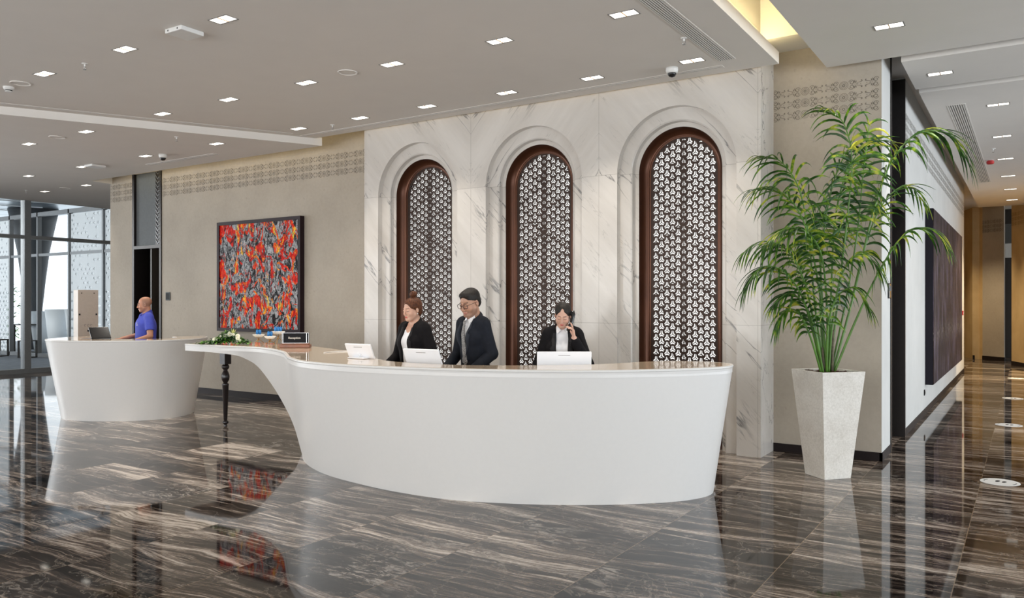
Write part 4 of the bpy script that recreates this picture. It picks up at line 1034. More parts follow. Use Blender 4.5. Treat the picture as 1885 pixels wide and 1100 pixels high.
for fi, (pts, f0, LL, cnt) in enumerate(FR):
    cnt = int(cnt * .66)
    P = [Vector(p) for p in pts]; base = Vector((0, 0, 0))
    # gather the stalks inside the pot
    P[0] = Vector((P[0].x * .55, P[0].y * .55, 0)); cv = [Vector(q) for q in catmull([tuple(p) for p in P], 8)]
    n = len(cv); rad = [.0105 * (1 - .78 * i / (n - 1)) + .001 for i in range(n)]
    fro = MB().tube(cv, rad, 7).build('frond_stalk', 'palm_stalk', palm, smooth=True)
    cum = [0.]
    for i in range(1, n): cum.append(cum[-1] + (cv[i] - cv[i - 1]).length)
    T = cum[-1]
    m = MB()
    def sample(s):
        for i in range(1, n):
            if cum[i] >= s or i == n - 1:
                u = (s - cum[i - 1]) / max(1e-6, cum[i] - cum[i - 1]); return cv[i - 1].lerp(cv[i], u), (cv[i] - cv[i - 1]).normalized()
    for k in range(cnt):
        u = k / (cnt - 1); s = T * (f0 + (1 - f0) * u); p, tg = sample(s)
        side0 = tg.cross(Vector((0, 0, 1)))
        # fronds turn their blade partly to the viewer
        side0 = side0.normalized() if side0.length > .15 else RGT.copy()
        nrm = side0.cross(tg).normalized()
        prof = math.sin(PI * (.16 + .80 * u)) ** .75
        for sg in (1, -1):
            L = LL * (.48 + .66 * prof) * rp.uniform(.85, 1.12)
            out = (side0 * sg * (1.0 - .55 * u) + tg * (.55 + .55 * u) + nrm * rp.uniform(.15, .4)).normalized()
            wd_ = rp.uniform(.023, .034) * (.7 + .3 * prof); seg = 7; b = len(m.v)
            q = p.copy(); dv = out.copy(); droop = rp.uniform(.15, .34)
            for i in range(seg + 1):
                uu = i / seg
                wq = wd_ * (min(1, uu * 5 + .3)) * (1 - uu ** 2.2) * .5 + .0006
                sd_ = dv.cross(nrm); sd_ = sd_.normalized() if sd_.length > .05 else side0
                up = sd_.cross(dv).normalized()
                m.v += [tuple(q - sd_ * wq - up * wq * .35), tuple(q + up * wq * .1), tuple(q + sd_ * wq - up * wq * .35)]
                dv = (dv + Vector((0, 0, -1)) * droop * (1.2 - dv.z * .1)).normalized(); q = q + dv * (L / seg)
            for i in range(seg): a = b + 3 * i; m.f += [(a, a + 1, a + 4, a + 3), (a + 1, a + 2, a + 5, a + 4)]
    m.build('leaflets', 'palm_green', fro, smooth=True)
for k, (dx, dy, h, r) in enumerate(((-.03, -.02, .24, .013), (.035, .02, .40, .014), (.0, .04, .2, .012))):
    MB().tube([(dx, dy, 0), (dx * 1.1, dy * 1.1, h * .5), (dx * 1.3, dy * 1.4, h)], [r, r * .9, r * .6], 9).build('trunk', 'palm_trunk', palm, smooth=True)

# ================================================================== GLASS FRONT AND WHAT LIES OUTSIDE
XG = -19.0
m = MB()
for y in (-6.2, -2.4, 1.4, 5.2, 9.06, 11.9): m.box(XG - .12, XG + .06, y - .07, y + .07, 0, 4.05)
m.box(XG - .10, XG + .08, -8, 13, 0, .10); m.box(XG - .07, XG + .05, -8, 13, 3.03, 3.11); m.box(XG - .1, XG + .04, -8, 13, 3.98, 4.1)
w1 = structure(m.build('window_1', 'grey_frame'))
MB().box(XG - .025, XG - .015, -8, 13, .1, 4.0).build('pane', 'glass', w1)
structure(MB().box(-36, -19.06, -10, 30, -.25, -.05).build('floor_terrace', 'planks_outside'))
# glazed porch screen seen through the glass
m = MB()
for x in (-28.4, -26.77, -25.07, -23.30, -21.52): m.box(x - .035, x + .035, 12.25, 12.37, -.05, 4.3)
m.box(-32, -19.1, 12.25, 12.37, 4.18, 4.30); m.box(-32, -19.1, 12.27, 12.35, 2.98, 3.06); m.box(-32, -19.1, 12.25, 12.37, -.05, .06)
m = structure(m.build('window_3', 'grey_frame'))
# aluminium soffit of the porch
mm = MB(); mm.add([(-36, -10, 4.4), (-19.1, -10, 4.4), (-19.1, 16, 4.9), (-36, 16, 4.9), (-36, -10, 4.5), (-19.1, -10, 4.5), (-19.1, 16, 5.0), (-36, 16, 5.0)], [(0, 3, 2, 1), (4, 5, 6, 7), (0, 1, 5, 4), (2, 3, 7, 6)])
structure(mm.build('ceiling_porch', 'aluminium_soffit'))
mm = MB()
for k in range(8):
    x0 = -34 + k * 1.7; mm.add([(x0, 2, 4.62), (x0 + .03, 2, 4.62), (x0 + 2.33, 14, 4.85), (x0 + 2.3, 14, 4.85), (x0, 2, 4.59), (x0 + .03, 2, 4.59), (x0 + 2.33, 14, 4.82), (x0 + 2.3, 14, 4.82)], [(4, 5, 6, 7), (0, 3, 2, 1), (0, 1, 5, 4), (1, 2, 6, 5), (2, 3, 7, 6), (3, 0, 4, 7)])
structure(mm.build('trim_10', 'outside_white'))
# perforated white panels
def perf_panel(x0, x1, z0, z1, y, lab, seed):
    r = random.Random(seed); holes = []
    nx = int((x1 - x0) / .21); 
    for i in range(nx):
        for j in range(int((z1 - z0) / .13)):
            dens = .62 if z0 + j * .13 > 1.9 else 1.0
            if r.random() > dens: continue
            cx = x0 + .1 + i * .21 + (.1 if j % 2 else 0); cz = z0 + .1 + j * .13
            for sg in (1, -1):
                if cx + .07 > x1 or cz + .06 > z1: continue
                e_ = 1.0 if z0 + j * .13 > 1.9 else 1.2
                holes.append([(cx + sg * .014, cz - .046 * e_), (cx + sg * .014, cz + .046 * e_), (cx + sg * .066 * e_, cz)])
    V_, F_ = cdt_plate([(x0, z0), (x1, z0), (x1, z1), (x0, z1)], holes, 'p')
    m = MB(); m.v = [(p[0], y, p[1]) for p in V_]; m.f = [tuple(f) for f in F_]; n_ = len(m.v); m.v += [(p[0], y + .02, p[1]) for p in V_]; m.f += [tuple(n_ + i for i in f[::-1]) for f in F_]
    o = m.build('perforated_panel', 'outside_white'); tag(o, lab, 'screen panel', 'perforated white panels outside the glass')
perf_panel(-23.25, -21.57, -.03, 4.16, 12.30, 'white perforated screen panel outside the glass, behind the kiosk', 1)
perf_panel(-21.47, -19.2, -.03, 4.16, 12.30, 'white perforated screen panel outside, beside the grey wall edge', 2)
perf_panel(-28.35, -26.82, -.03, 4.16, 12.30, 'white perforated screen panel outside at the far left of the glass', 3)
structure(MB().box(-30, -19.0, 12.9, 13.0, -.05, 4.2).xf(Matrix.Translation((0, 0, 0))).build('wall_porchback', 'outside_grey')) if False else None
# flaring dark columns and the bright white building behind
def flare(x, y, lab):
    m = MB(); m.lathe([(.26, -.05), (.24, .6), (.28, 1.4), (.38, 2.4), (.50, 3.4), (.68, 4.3), (.8, 4.9)], (x, y, 0), 24)
    o = m.build('porch_column', 'outside_dark', smooth=True); tag(o, lab, 'column', None)
flare(-29.42, 14.26, 'dark flaring column outside, behind the thick window mullion')
for k, (x, y, s_) in enumerate(((-27.2, 13.5, 1.0), (-26.1, 13.45, 1.05), (-25.0, 13.5, 1.05))):
    t = thing('white_planter_pot', ['tall white tapered pot outside the glass, farthest toward the street', 'tall white tapered pot outside, middle of three', 'tall white tapered pot outside, closest to the kiosk'][k], 'plant pot', (x, y, -.05), 0, 'tall white pots outside')
    MB().lathe([(.26 * s_, 0), (.34 * s_, .7 * s_), (.40 * s_, 1.35 * s_), (.37 * s_, 1.35 * s_), (.34 * s_, 1.2)], n=24).build('pot_body', 'outside_white', t, smooth=True)
    MB().lathe([(.33 * s_, 1.24), (.001, 1.26)], n=18).build('soil', 'soil', t)
def lantern(p, s_, lab):
    t = thing('floor_lantern', lab, 'lantern', p, .3, 'black frame lanterns outside')
    w_, h_ = .16 * s_, .52 * s_; m = MB()
    for sx in (-1, 1):
        for sy in (-1, 1): m.box(sx * w_ - .02, sx * w_ + .02, sy * w_ - .02, sy * w_ + .02, 0, h_)
    m.box(-w_ - .02, w_ + .02, -w_ - .02, w_ + .02, 0, .03); m.box(-w_ - .02, w_ + .02, -w_ - .02, w_ + .02, h_ - .03, h_)
    m.build('frame', 'black_matte', t); MB().lathe([(.05, .03), (.05, .16)], n=12).build('candle', 'outside_white', t)
    MB().tube([(-.04, 0, h_), (0, 0, h_ + .06), (.04, 0, h_)], .008, 5).build('handle', 'black_matte', t)
lantern((-26.3, 11.75, -.05), 1., 'black frame lantern on the outside deck at the far left')
lantern((-24.9, 11.9, -.05), 1., 'black frame lantern on the outside deck beside the second bay')
lantern((-27.3, 13.1, -.05), 1.8, 'tall black frame lantern outside behind the porch screen')
# green shrub outside
rg = random.Random(9); m = MB()
for k in range(260):
    a = rg.uniform(0, 2 * PI); r_ = rg.uniform(0, .55); leafquad(m, (-30.6 + r_ * math.cos(a), 14.0 + r_ * math.sin(a), .3 + rg.uniform(0, 1.9)), (math.cos(a), math.sin(a), rg.uniform(-.2, .8)), rg.uniform(.15, .28), .07, .3)
m.tube([(-30.6, 14.0, -.05), (-30.6, 14.0, 1.6)], .05, 6)
tag(m.build('garden_shrub', 'leaf_bright'), 'green leafy shrub outside beyond the glass front', 'shrub')

# ================================================================== PEOPLE
# bodies are grown as one smooth surface from a distance field sampled on a rectilinear grid
from mathutils.bvhtree import BVHTree
def axis_grid(lo, hi, fine, coarse, fines):
    xs = [lo]
    while xs[-1] < hi:
        x = xs[-1]; h = coarse
        for a, b in fines:
            if a - coarse <= x <= b: h = fine; break
        xs.append(x + h)
    return np.array(xs, np.float32)
class Field:
    def __init__(s, ax): s.ax = ax; s.F = np.full([len(a) for a in ax], 0.5, np.float32)
    def region(s, lo, hi):
        sl = []
        for a, l, h in zip(s.ax, lo, hi):
            i0 = max(0, int(np.searchsorted(a, l)) - 1); i1 = min(len(a), int(np.searchsorted(a, h)) + 1); sl.append(slice(i0, max(i1, i0)))
        P = np.meshgrid(*[a[k] for a, k in zip(s.ax, sl)], indexing='ij'); return tuple(sl), P
    def op(s, d, sl, k, mode):
        A = s.F[sl]
        if A.size == 0: return
        if mode == 'add':
            h = np.clip(.5 + .5 * (A - d) / k, 0, 1); s.F[sl] = A * (1 - h) + d * h - k * h * (1 - h)
        elif mode == 'sub':
            d = -d; h = np.clip(.5 - .5 * (A - d) / k, 0, 1); s.F[sl] = A * (1 - h) + d * h + k * h * (1 - h)
        elif mode == 'and':
            h = np.clip(.5 - .5 * (A - d) / k, 0, 1); s.F[sl] = A * (1 - h) + d * h + k * h * (1 - h)
    def cap(s, a, b, ra, rb, k=.02, mode='add'):
        a = np.array(a, float); b = np.array(b, float); mg = max(ra, rb) + k + .03
        sl, (X, Y, Z) = s.region(np.minimum(a, b) - mg, np.maximum(a, b) + mg)
        ba = b - a; L2 = float(ba @ ba) + 1e-9
        t = np.clip(((X - a[0]) * ba[0] + (Y - a[1]) * ba[1] + (Z - a[2]) * ba[2]) / L2, 0, 1)
        d = np.sqrt((X - a[0] - t * ba[0]) ** 2 + (Y - a[1] - t * ba[1]) ** 2 + (Z - a[2] - t * ba[2]) ** 2) - (ra + (rb - ra) * t)
        s.op(d, sl, k, mode)
    def ell(s, c, r, k=.02, mode='add', R=None):
        c = np.array(c, float); r = np.array(r, float); mg = max(r) + k + .03
        sl, (X, Y, Z) = s.region(c - mg, c + mg)
        x, y, z = X - c[0], Y - c[1], Z - c[2]
        if R is not None: x, y, z = [R[0][i] * x + R[1][i] * y + R[2][i] * z for i in range(3)]
        q = np.sqrt((x / r[0]) ** 2 + (y / r[1]) ** 2 + (z / r[2]) ** 2) + 1e-6
        q2 = np.sqrt((x / r[0] ** 2) ** 2 + (y / r[1] ** 2) ** 2 + (z / r[2] ** 2) ** 2) + 1e-6
        s.op(q * (q - 1) / q2, sl, k, mode)
    def mesh(s):
        F = s.F; ax = s.ax; S = F < 0
        n = [len(a) for a in ax]
        c = np.zeros([m - 1 for m in n], np.int8)
        for i in (0, 1):
            for j in (0, 1):
                for k in (0, 1): c += S[i:n[0] - 1 + i, j:n[1] - 1 + j, k:n[2] - 1 + k]
        act = (c > 0) & (c < 8); idx = -np.ones(act.shape, np.int64); ii, jj, kk = np.nonzero(act); idx[ii, jj, kk] = np.arange(len(ii))
        acc = np.zeros((len(ii), 3)); cnt = np.zeros(len(ii))
        co = [(i, j, k) for i in (0, 1) for j in (0, 1) for k in (0, 1)]
        for a in co:
            for d in range(3):
                if a[d] == 1: continue
                b = list(a); b[d] = 1
                fa = F[ii + a[0], jj + a[1], kk + a[2]]; fb = F[ii + b[0], jj + b[1], kk + b[2]]
                m = (fa < 0) != (fb < 0); t = np.where(m, fa / np.where(m, fa - fb, 1), 0)
                pa = np.stack([ax[0][ii + a[0]], ax[1][jj + a[1]], ax[2][kk + a[2]]], 1); pb = np.stack([ax[0][ii + b[0]], ax[1][jj + b[1]], ax[2][kk + b[2]]], 1)
                acc += np.where(m[:, None], pa + (pb - pa) * t[:, None], 0); cnt += m
        V = acc / cnt[:, None]; Q = []
        for d in range(3):
            sl0 = [slice(1, m - 1) for m in n]; sl0[d] = slice(0, n[d] - 1); sl1 = list(sl0); sl1[d] = slice(1, n[d])
            A = S[tuple(sl0)]; B = S[tuple(sl1)]; e = np.nonzero(A != B); inside = A[e]
            g = [e[0] + (0 if d == 0 else 1), e[1] + (0 if d == 1 else 1), e[2] + (0 if d == 2 else 1)]
            u, v = [(1, 2), (2, 0), (0, 1)][d]
            def cell(du, dv):
                q = [x.copy() for x in g]; q[u] -= du; q[v] -= dv; return idx[q[0], q[1], q[2]]
            f = np.stack([cell(1, 1), cell(0, 1), cell(0, 0), cell(1, 0)], 1)
            f[~inside] = f[~inside][:, ::-1]; Q.append(f)
        Q = np.concatenate(Q); Q = Q[(Q >= 0).all(1)]
        return V, Q
def field_obj(name, fld, mat, parent, color=None, keep=None, relax=1):
    V, Q = fld.mesh()
    if relax:
        for _ in range(relax):
            acc = np.zeros_like(V); cnt = np.zeros(len(V))
            for a, b in ((0, 1), (1, 2), (2, 3), (3, 0)):
                np.add.at(acc, Q[:, a], V[Q[:, b]]); np.add.at(cnt, Q[:, a], 1); np.add.at(acc, Q[:, b], V[Q[:, a]]); np.add.at(cnt, Q[:, b], 1)
            V = V * .55 + .45 * acc / np.maximum(cnt, 1)[:, None]
    me = bpy.data.meshes.new(name); me.from_pydata(V.tolist(), [], Q.tolist()); me.update()
    me.polygons.foreach_set('use_smooth', [True] * len(me.polygons)); me.materials.append(M[mat] if isinstance(mat, str) else mat)
    if color is not None:
        ca = me.color_attributes.new('tone', 'FLOAT_COLOR', 'POINT'); ca.data.foreach_set('color', color(V).astype(np.float32).ravel())
    o = bpy.data.objects.new(name, me); COL.objects.link(o); o.parent = parent; return o
def tone_mat(name, rough, sss=.0, spec=.5):
    t = NT(name); a = t.n('ShaderNodeVertexColor'); a.layer_name = 'tone'; t.l(a, 0, t.b, 'Base Color'); t.set(Roughness=rough, Specular_IOR_Level=spec, Subsurface_Weight=sss)
    if sss: t.b.inputs['Subsurface Radius'].default_value = (1, .35, .2); t.b.inputs['Subsurface Scale'].default_value = .006
    M[name] = t.m
tone_mat('skin', .45, .12)
for nm_, c0_, c1_ in (('hair_black', (.006, .005, .0045, 1), (.020, .015, .012, 1)), ('hair_auburn', rgb(54, 28, 18), rgb(112, 66, 38))):
    t = NT(nm_); n1 = t.noise(t.coords((60, 60, 14)), 2.0, 5, .6, .4); t.base(t.ramp(n1, [(.35, c0_), (.65, c1_)])); t.set(Roughness=.55, Specular_IOR_Level=.3); t.bump(n1, .5, .004); M[nm_] = t.m
plain('cloth_black', (.009, .008, .009), .9, var=.2, spec=.15)
plain('cloth_charcoal', (.011, .013, .019), .85, var=.15, spec=.2)
plain('lapel_black', (.016, .015, .016), .75, var=.2, spec=.25)
plain('lapel_charcoal', (.018, .021, .030), .75, var=.15, spec=.25)
plain('cloth_trouser', (.013, .013, .015), .8)
plain('shirt_white', rgb(238, 238, 240), .7, var=.02)
plain('polo_blue', rgb(62, 74, 176), .75, var=.06)
plain('polo_rib', rgb(50, 60, 156), .8, var=.06)
plain('eye_white', rgb(228, 224, 218), .25)
plain('lash_dark', (.012, .008, .007), .5)
plain('spectacle', rgb(44, 18, 15), .25)
plain('shoe_black', (.01, .01, .01), .25)
t = NT('tie_pattern'); v = t.coords(); n1 = t.noise(v, 260, 2, .6); t.base(t.ramp(n1, [(.45, (.02, .02, .025, 1)), (.55, (.42, .40, .38, 1))])); t.set(Roughness=.5); M['tie_pattern'] = t.m

def rotm(pitch, yaw, roll=0.):
    return Matrix.Rotation(yaw, 3, 'Z') @ Matrix.Rotation(roll, 3, 'Y') @ Matrix.Rotation(pitch, 3, 'X')
def person(label, loc, rz, H, skin, hair, outfit, pitch=.35, hyaw=0., roll=0., arms=None, female=False, brow=(.05, .03, .02), lips=(.45, .12, .10), lean=.0, build=1., phone=False, beard=0., swid=None, hs=1.):
    """local frame: faces -Y, feet at z=0, +X is the person's left side. Built at 1.75 m then scaled."""
    root = thing('person', label, 'person', loc, rz); k = H / 1.75; root.scale = (k, k, k)
    fem = female
    NB = Vector((0, .02 - lean * .42, 1.475)); HP = Vector((0, .0 - lean * .50 - .025, 1.60 if not fem else 1.585))
    R3 = rotm(pitch, hyaw, roll)
    def hp(x, y, z): return NBh + R3 @ (Vector((x, y, z + .085)) * hs)
    NBh = NB + Vector((0, -.022, .045))
    def tl(x, y, z):  # lean the trunk forward above the hips
        return (x, y - lean * max(0, z - .98), z)
    sw = swid if swid else (.165 if fem else .180)
    A = {}
    for sgn, nm in ((1, 'L'), (-1, 'R')):
        a = (arms or {}).get(nm)
        if a is None: a = [(.27, -.03, 1.14), (.20, -.27, 1.045)]
        sh = Vector(tl(sgn * sw, .012, 1.405 if not fem else 1.39)); el = Vector((sgn * a[0][0], a[0][1] - lean * .3, a[0][2])); wr = Vector((sgn * a[1][0], a[1][1] - lean * .3, a[1][2]))
        A[nm] = (sh, el, wr)
    handbox = [A['L'][2], A['R'][2]]
    fx = [(-.11, .11)] + [(h.x - .10, h.x + .10) for h in handbox]; fy = [(HP.y - .17, HP.y + .14)] + [(h.y - .20, h.y + .08) for h in handbox]; fz = [(1.44, 1.78)] + [(h.z - .13, h.z + .16) for h in handbox]
    ax = (axis_grid(-.42, .42, .0042, .011, fx), axis_grid(-.52 - lean * .4, .26, .0042, .011, fy), axis_grid(-.01, 1.80, .0038, .013, fz))
    B = build
    def trunk(f, e):
        f.ell(tl(0, .005, 1.25), (.150 * B + e, .108 * B + e, .20 + e), .03)
        f.cap(tl(-sw + .03, .012, 1.395), tl(sw - .03, .012, 1.395), .052 + e, .052 + e, .05)
        f.ell(tl(0, -.005 * B, 1.08), ((.128 if fem else .145) * B + e, .105 * B + e, .17 + e), .05)
        f.ell((0, .01, .94), ((.172 if fem else .160) * B + e, .120 * B + e, .14 + e), .05)
        for s_ in (1, -1):
            f.cap(tl(s_ * .03, .028, 1.462), tl(s_ * (sw - .02), .014, 1.425), .036 + e, .040 + e, .03)
            f.ell(tl(s_ * .07, -.055, 1.30 if not fem else 1.275), (.07 + e, .05 + e + (.018 if fem else 0), .06 + e), .04)
    def legs(f, e, foot=True):
        for s_ in (1, -1):
            f.cap((s_ * .088, .01, .90), (s_ * .095, .0, .50), .082 * B + e, .055 + e, .04)
            f.cap((s_ * .095, .0, .50), (s_ * .10, .03, .09), .053 + e, .036 + e, .02)
            if foot: f.cap((s_ * .10, .03, .05), (s_ * .115, -.13, .035), .042 + e, .034 + e, .03)
    def armf(f, nm, e, w_end=True, upto=1.):
        sh, el, wr = A[nm]
        f.cap(sh, el, .050 * (1 if not fem else .9) * B + e, .040 + e, .03)
        if w_end:
            wq = el.lerp(wr, upto); f.cap(el, wq, .040 + e, .028 + e + .004, .015)
    # ---------------- skin
    f = Field(ax); trunk(f, 0); legs(f, 0)
    for nm in 'LR': armf(f, nm, 0)
    nr = .050 if fem else .059
    f.cap(NB + Vector((0, .012, -.03)), hp(0, .022, -.02), nr + .006, nr - .004, .025)
    E3 = [[R3[i][j] for j in range(3)] for i in range(3)]
    def he(c, r, kk=.02, mode='add'): f.ell(hp(*c), tuple(q * hs for q in r), kk, mode, E3)
    def hc(a, b, ra, rb, kk=.01, mode='add'): f.cap(hp(*a), hp(*b), ra * hs, rb * hs, kk, mode)
    jw = .056 if fem else .062
    he((0, .018, .040), (.074, .094, .080), .02); he((0, -.020, -.028), (jw, .066, .082), .03)
    he((0, -.062, -.088), (.024 if fem else .029, .022, .018), .025)
    for s_ in (1, -1):
        hc((s_ * .052, -.005, -.045), (s_ * .022, -.062, -.086), .016, .014, .03)
        he((s_ * .038, -.056, -.026), (.027, .023, .028), .025)
        he((s_ * .031, -.094, .008), (.016, .013, .012), .010, 'sub')
        he((s_ * .031, -.0765, .006), (.0145, .012, .0105), .004)
        hc((s_ * .012, -.082 if fem else -.085, .028), (s_ * .038, -.075, .029), .005 if fem else .007, .004, .016)
        he((s_ * .0755, .012, -.006), (.007, .016, .026), .006); he((s_ * .082, .008, .0), (.006, .010, .018), .006, 'sub')
        he((s_ * .0100, -.096, -.031), (.0068, .008, .0055), .008)
    hc((0, -.085, .016), (0, -.104, -.026), .0068, .0092, .010)
    hc((-.019, -.083, -.0560), (0, -.0898, -.0535), .0036, .0052, .006); hc((.019, -.083, -.0560), (0, -.0898, -.0535), .0036, .0052, .006)
    hc((-.016, -.084, -.0635), (0, -.0885, -.0640), .0042, .0058, .006); hc((.016, -.084, -.0635), (0, -.0885, -.0640), .0042, .0058, .006)
    hc((-.020, -.0925, -.0592), (.020, -.0925, -.0592), .0016, .0016, .004, 'sub')
    # hands: palm, four bent fingers of unequal length, thumb from the side
    grips = {}
    for nm in 'LR':
        sgn = 1 if nm == 'L' else -1; sh, el, wr = A[nm]
        if phone and nm == 'L':
            d_ = Vector((-.08, -.10, 1.0)).normalized(); palmn = Vector((-1, -.15, 0)).normalized()
        else:
            d_ = (wr - el).normalized(); d_ = Vector((d_.x * .6, d_.y - .3, d_.z * .5)).normalized(); palmn = Vector((0, -.25, -1)).normalized()
        palmn = (palmn - d_ * palmn.dot(d_)).normalized(); side = d_.cross(palmn).normalized()      # across the knuckles
        thumb_side = side if side.x * sgn < 0 else -side
        if phone and nm == 'L': thumb_side = Vector((0, 1, 0)) if False else (side if side.y > 0 else -side)
        side = -thumb_side
        kn = wr + d_ * .085
        for q in (-.5, -.17, .17, .5): f.cap(wr + side * q * .032, kn + side * q * .062, .0150, .0115, .012)
        curl = .75 if (phone and nm == 'L') else .28
        for qi, (q, L) in enumerate(((-.5, .070), (-.17, .079), (.17, .073), (.5, .056))):
            p = kn + side * q * .064; dd_ = (d_ + side * q * .12).normalized(); ang = 0
            if phone and nm == 'L' and qi == 0: cu = .12
            else: cu = curl
            for sg_, fr_ in enumerate((.45, .30, .25)):
                ang = cu * (1 + .2 * sg_); dd_ = (dd_ * math.cos(ang) + palmn * math.sin(ang)).normalized(); q2 = p + dd_ * L * fr_
                f.cap(p, q2, .0088 - .0006 * sg_, .0080 - .0006 * sg_, .003); p = q2
        tb = wr + d_ * .028 + thumb_side * .018; t1 = tb + (d_ * .6 + thumb_side * .75 + palmn * .35).normalized() * .036; t2 = t1 + (d_ * .95 + thumb_side * .2 + palmn * .4).normalized() * .028
        f.cap(tb, t1, .012, .0100, .010); f.cap(t1, t2, .0098, .0082, .003); grips[nm] = (wr, d_, palmn, kn, side)
    Ri = R3.transposed(); hb = np.array(NBh)
    RiA = np.array(Ri)
    hcn = np.array(hair if hair is not None else skin)
    def tone(V):
        q = (V - hb) @ RiA.T / hs; q[:, 2] -= .085
        C = np.ones((len(V), 4)); C[:, :3] = skin
        x, y, z = np.abs(q[:, 0]), q[:, 1], q[:, 2]
        def blend(mask, col): C[:, :3] = C[:, :3] * (1 - mask[:, None]) + np.array(col) * mask[:, None]
        g = lambda cx, cy, cz, sx, sy, sz: np.exp(-(((x - cx) / sx) ** 2 + ((y - cy) / sy) ** 2 + ((z - cz) / sz) ** 2))
        blend(.22 * g(.040, -.07, -.022, .018, .03, .016), (.55, .20, .15))
        blend(np.clip(1.25 * g(.0, -.095, -.0595, .019, .02, .0080), 0, 1) * (y < -.07), lips)
        lz = .0005 - .0006 * (x - .031) ** 2 / .0002
        blend(np.clip(g(.031, -.087, -.001, .0145, .03, .0022) * 1.1, 0, 1) * (y < -.06), (.02, .013, .011))
        bz = .0290 + .03 * (x - .012) - .30 * np.maximum(0, x - .038)
        blend(np.clip(np.exp(-((z - bz) / (.0038 if not fem else .0030)) ** 2) * (x > .012) * (x < .043) * (y < -.060) * 1.0, 0, .95), brow)
        if beard: blend(beard * np.clip((-.030 - z) / .02, 0, 1) * (y < .0) * (z > -.115) * (np.exp(-((z + .058) / .010) ** 2) * (x < .022) < .4), (.05, .035, .03))
        if hair is None:   # close-shaven side hair
            blend(.42 * np.clip((y + .035) / .02, 0, 1) * np.clip((z + .045) / .02, 0, 1) * np.clip((.095 - z) / .02, 0, 1), (.09, .07, .055))
        return C
    field_obj('body', f, 'skin', root, tone, relax=1)
    # ---------------- hair
    coarse = (axis_grid(-.30, .30, .006, .006, []), axis_grid(-.35 - lean * .4, .22, .006, .006, []), axis_grid(1.25, 1.95, .006, .006, []))
    if hair is not None:
        h = Field((axis_grid(-.14, .14, .0042, .0042, []), axis_grid(HP.y - .2, HP.y + .26, .0042, .0042, []), axis_grid(1.42, 1.98, .0042, .0042, [])))
        def hh(c, r, kk=.01, mode='add'): h.ell(hp(*c), tuple(q * hs for q in r), kk, mode, E3)
        if fem:
            hh((0, .022, .043), (.080, .101, .085)); hh((0, .05, -.01), (.068, .070, .078), .02)
            hh((0, -.100, -.034), (.075, .080, .116), .012, 'sub')
            for s_ in (1, -1): hh((s_ * .082, -.004, -.030), (.016, .034, .042), .008, 'sub')
            if hair[0] > .05:
                hh((0, .048, .155), (.040, .040, .033), .010); hh((.018, .036, .172), (.020, .022, .015), .008); hh((-.02, .06, .160), (.022, .022, .02), .008)
            else:
                hh((0, .118, -.01), (.036, .032, .038), .012); hh((0, -.100, .066), (.020, .070, .050), .006, 'sub')
        else:
            hh((0, .022, .046), (.0768, .0975, .081)); hh((0, -.034, .088), (.052, .054, .028), .02); hh((0, .060, -.010), (.062, .056, .060), .02)
            hh((0, -.100, -.036), (.070, .080, .118), .006, 'sub')
            for s_ in (1, -1): hh((s_ * .084, -.002, -.040), (.020, .034, .052), .006, 'sub')
        field_obj('hair', h, 'hair_auburn' if hair[0] > .05 else 'hair_black', root, relax=1)
    # ---------------- clothes
    cax = (axis_grid(-.44, .44, .0085, .0085, []), axis_grid(-.50 - lean * .4, .26, .0085, .0085, []), axis_grid(.78, 1.53, .0085, .0085, []))
    LM = {'polo': .55, 'suit': .93, 'black': .93}[outfit]
    if outfit != 'polo':
        sm = Field(cax); trunk(sm, .005); sm.cap(NB + Vector((0, .012, -.04)), NB + Vector((0, .0, .020 if not fem else .0)), nr + .013, nr + .010, .02)
        if fem and hair[0] > .05:   # scoop neck
            sm.ell(tl(0, -.085, 1.455), (.058, .09, .085), .006, 'sub')
        else:
            sm.ell(tl(0, -.10, 1.49), (.020, .05, .035), .008, 'sub')
        X, Y, Z = np.meshgrid(*cax, indexing='ij'); zt = NB.z + (.012 if not fem else (-.035 if hair[0] > .05 else .010))
        sm.F = np.maximum(sm.F, (Z - (zt + .5 * (Y - NB.y))).astype(np.float32))
        field_obj('shirt', sm, 'shirt_white', root, relax=1)
        jk = Field(cax); trunk(jk, .019)
        for s_ in (1, -1): jk.cap((s_ * .09, .01, .92), (s_ * .10, .01, .80), .10, .115, .04)
        for nm in 'LR': armf(jk, nm, .016, True, LM)
        jk.cap(NB + Vector((0, .022, -.05)), NB + Vector((0, .018, -.005)), nr + .026, nr + .016, .02)
        # the opening: a V that narrows to the waist button, plus the neck hole
        Yl = Y + lean * np.maximum(0, Z - .98)
        zb = 1.06 if outfit == 'suit' else .70; zt_ = 1.46; wt_ = .062 if outfit == 'suit' else .060; wb_ = .004 if outfit == 'suit' else .045
        u = np.clip((Z - zb) / (zt_ - zb), 0, 1); half = wb_ + (wt_ - wb_) * u
        hx = np.abs(X) - half
        lap = (1 - np.clip(np.abs(hx - .028) / .026, 0, 1)) ** .3 * (Z > zb + .02) * (Yl < -.02) * (hx > -.005) * (hx < .056 - .02 * (1 - u))
        jk.F = jk.F - (.0095 * lap).astype(np.float32)
        opening = np.maximum(hx, Yl + .01); opening = np.where(Z > zb, opening, .2)
        jk.F = np.maximum(jk.F, (-opening).astype(np.float32))
        nh = np.sqrt(X ** 2 + (Yl - .0) ** 2) - (nr + .016); jk.F = np.maximum(jk.F, np.where(Z > 1.40, -nh, -1).astype(np.float32))
        jk.F = np.maximum(jk.F, (Z - (NB.z + .022 + .55 * (Yl - .02))).astype(np.float32))
        jo = field_obj('jacket', jk, 'cloth_charcoal' if outfit == 'suit' else 'cloth_black', root, relax=1)
        bv = BVHTree.FromPolygons([v.co for v in jo.data.vertices], [tuple(p.vertices) for p in jo.data.polygons])
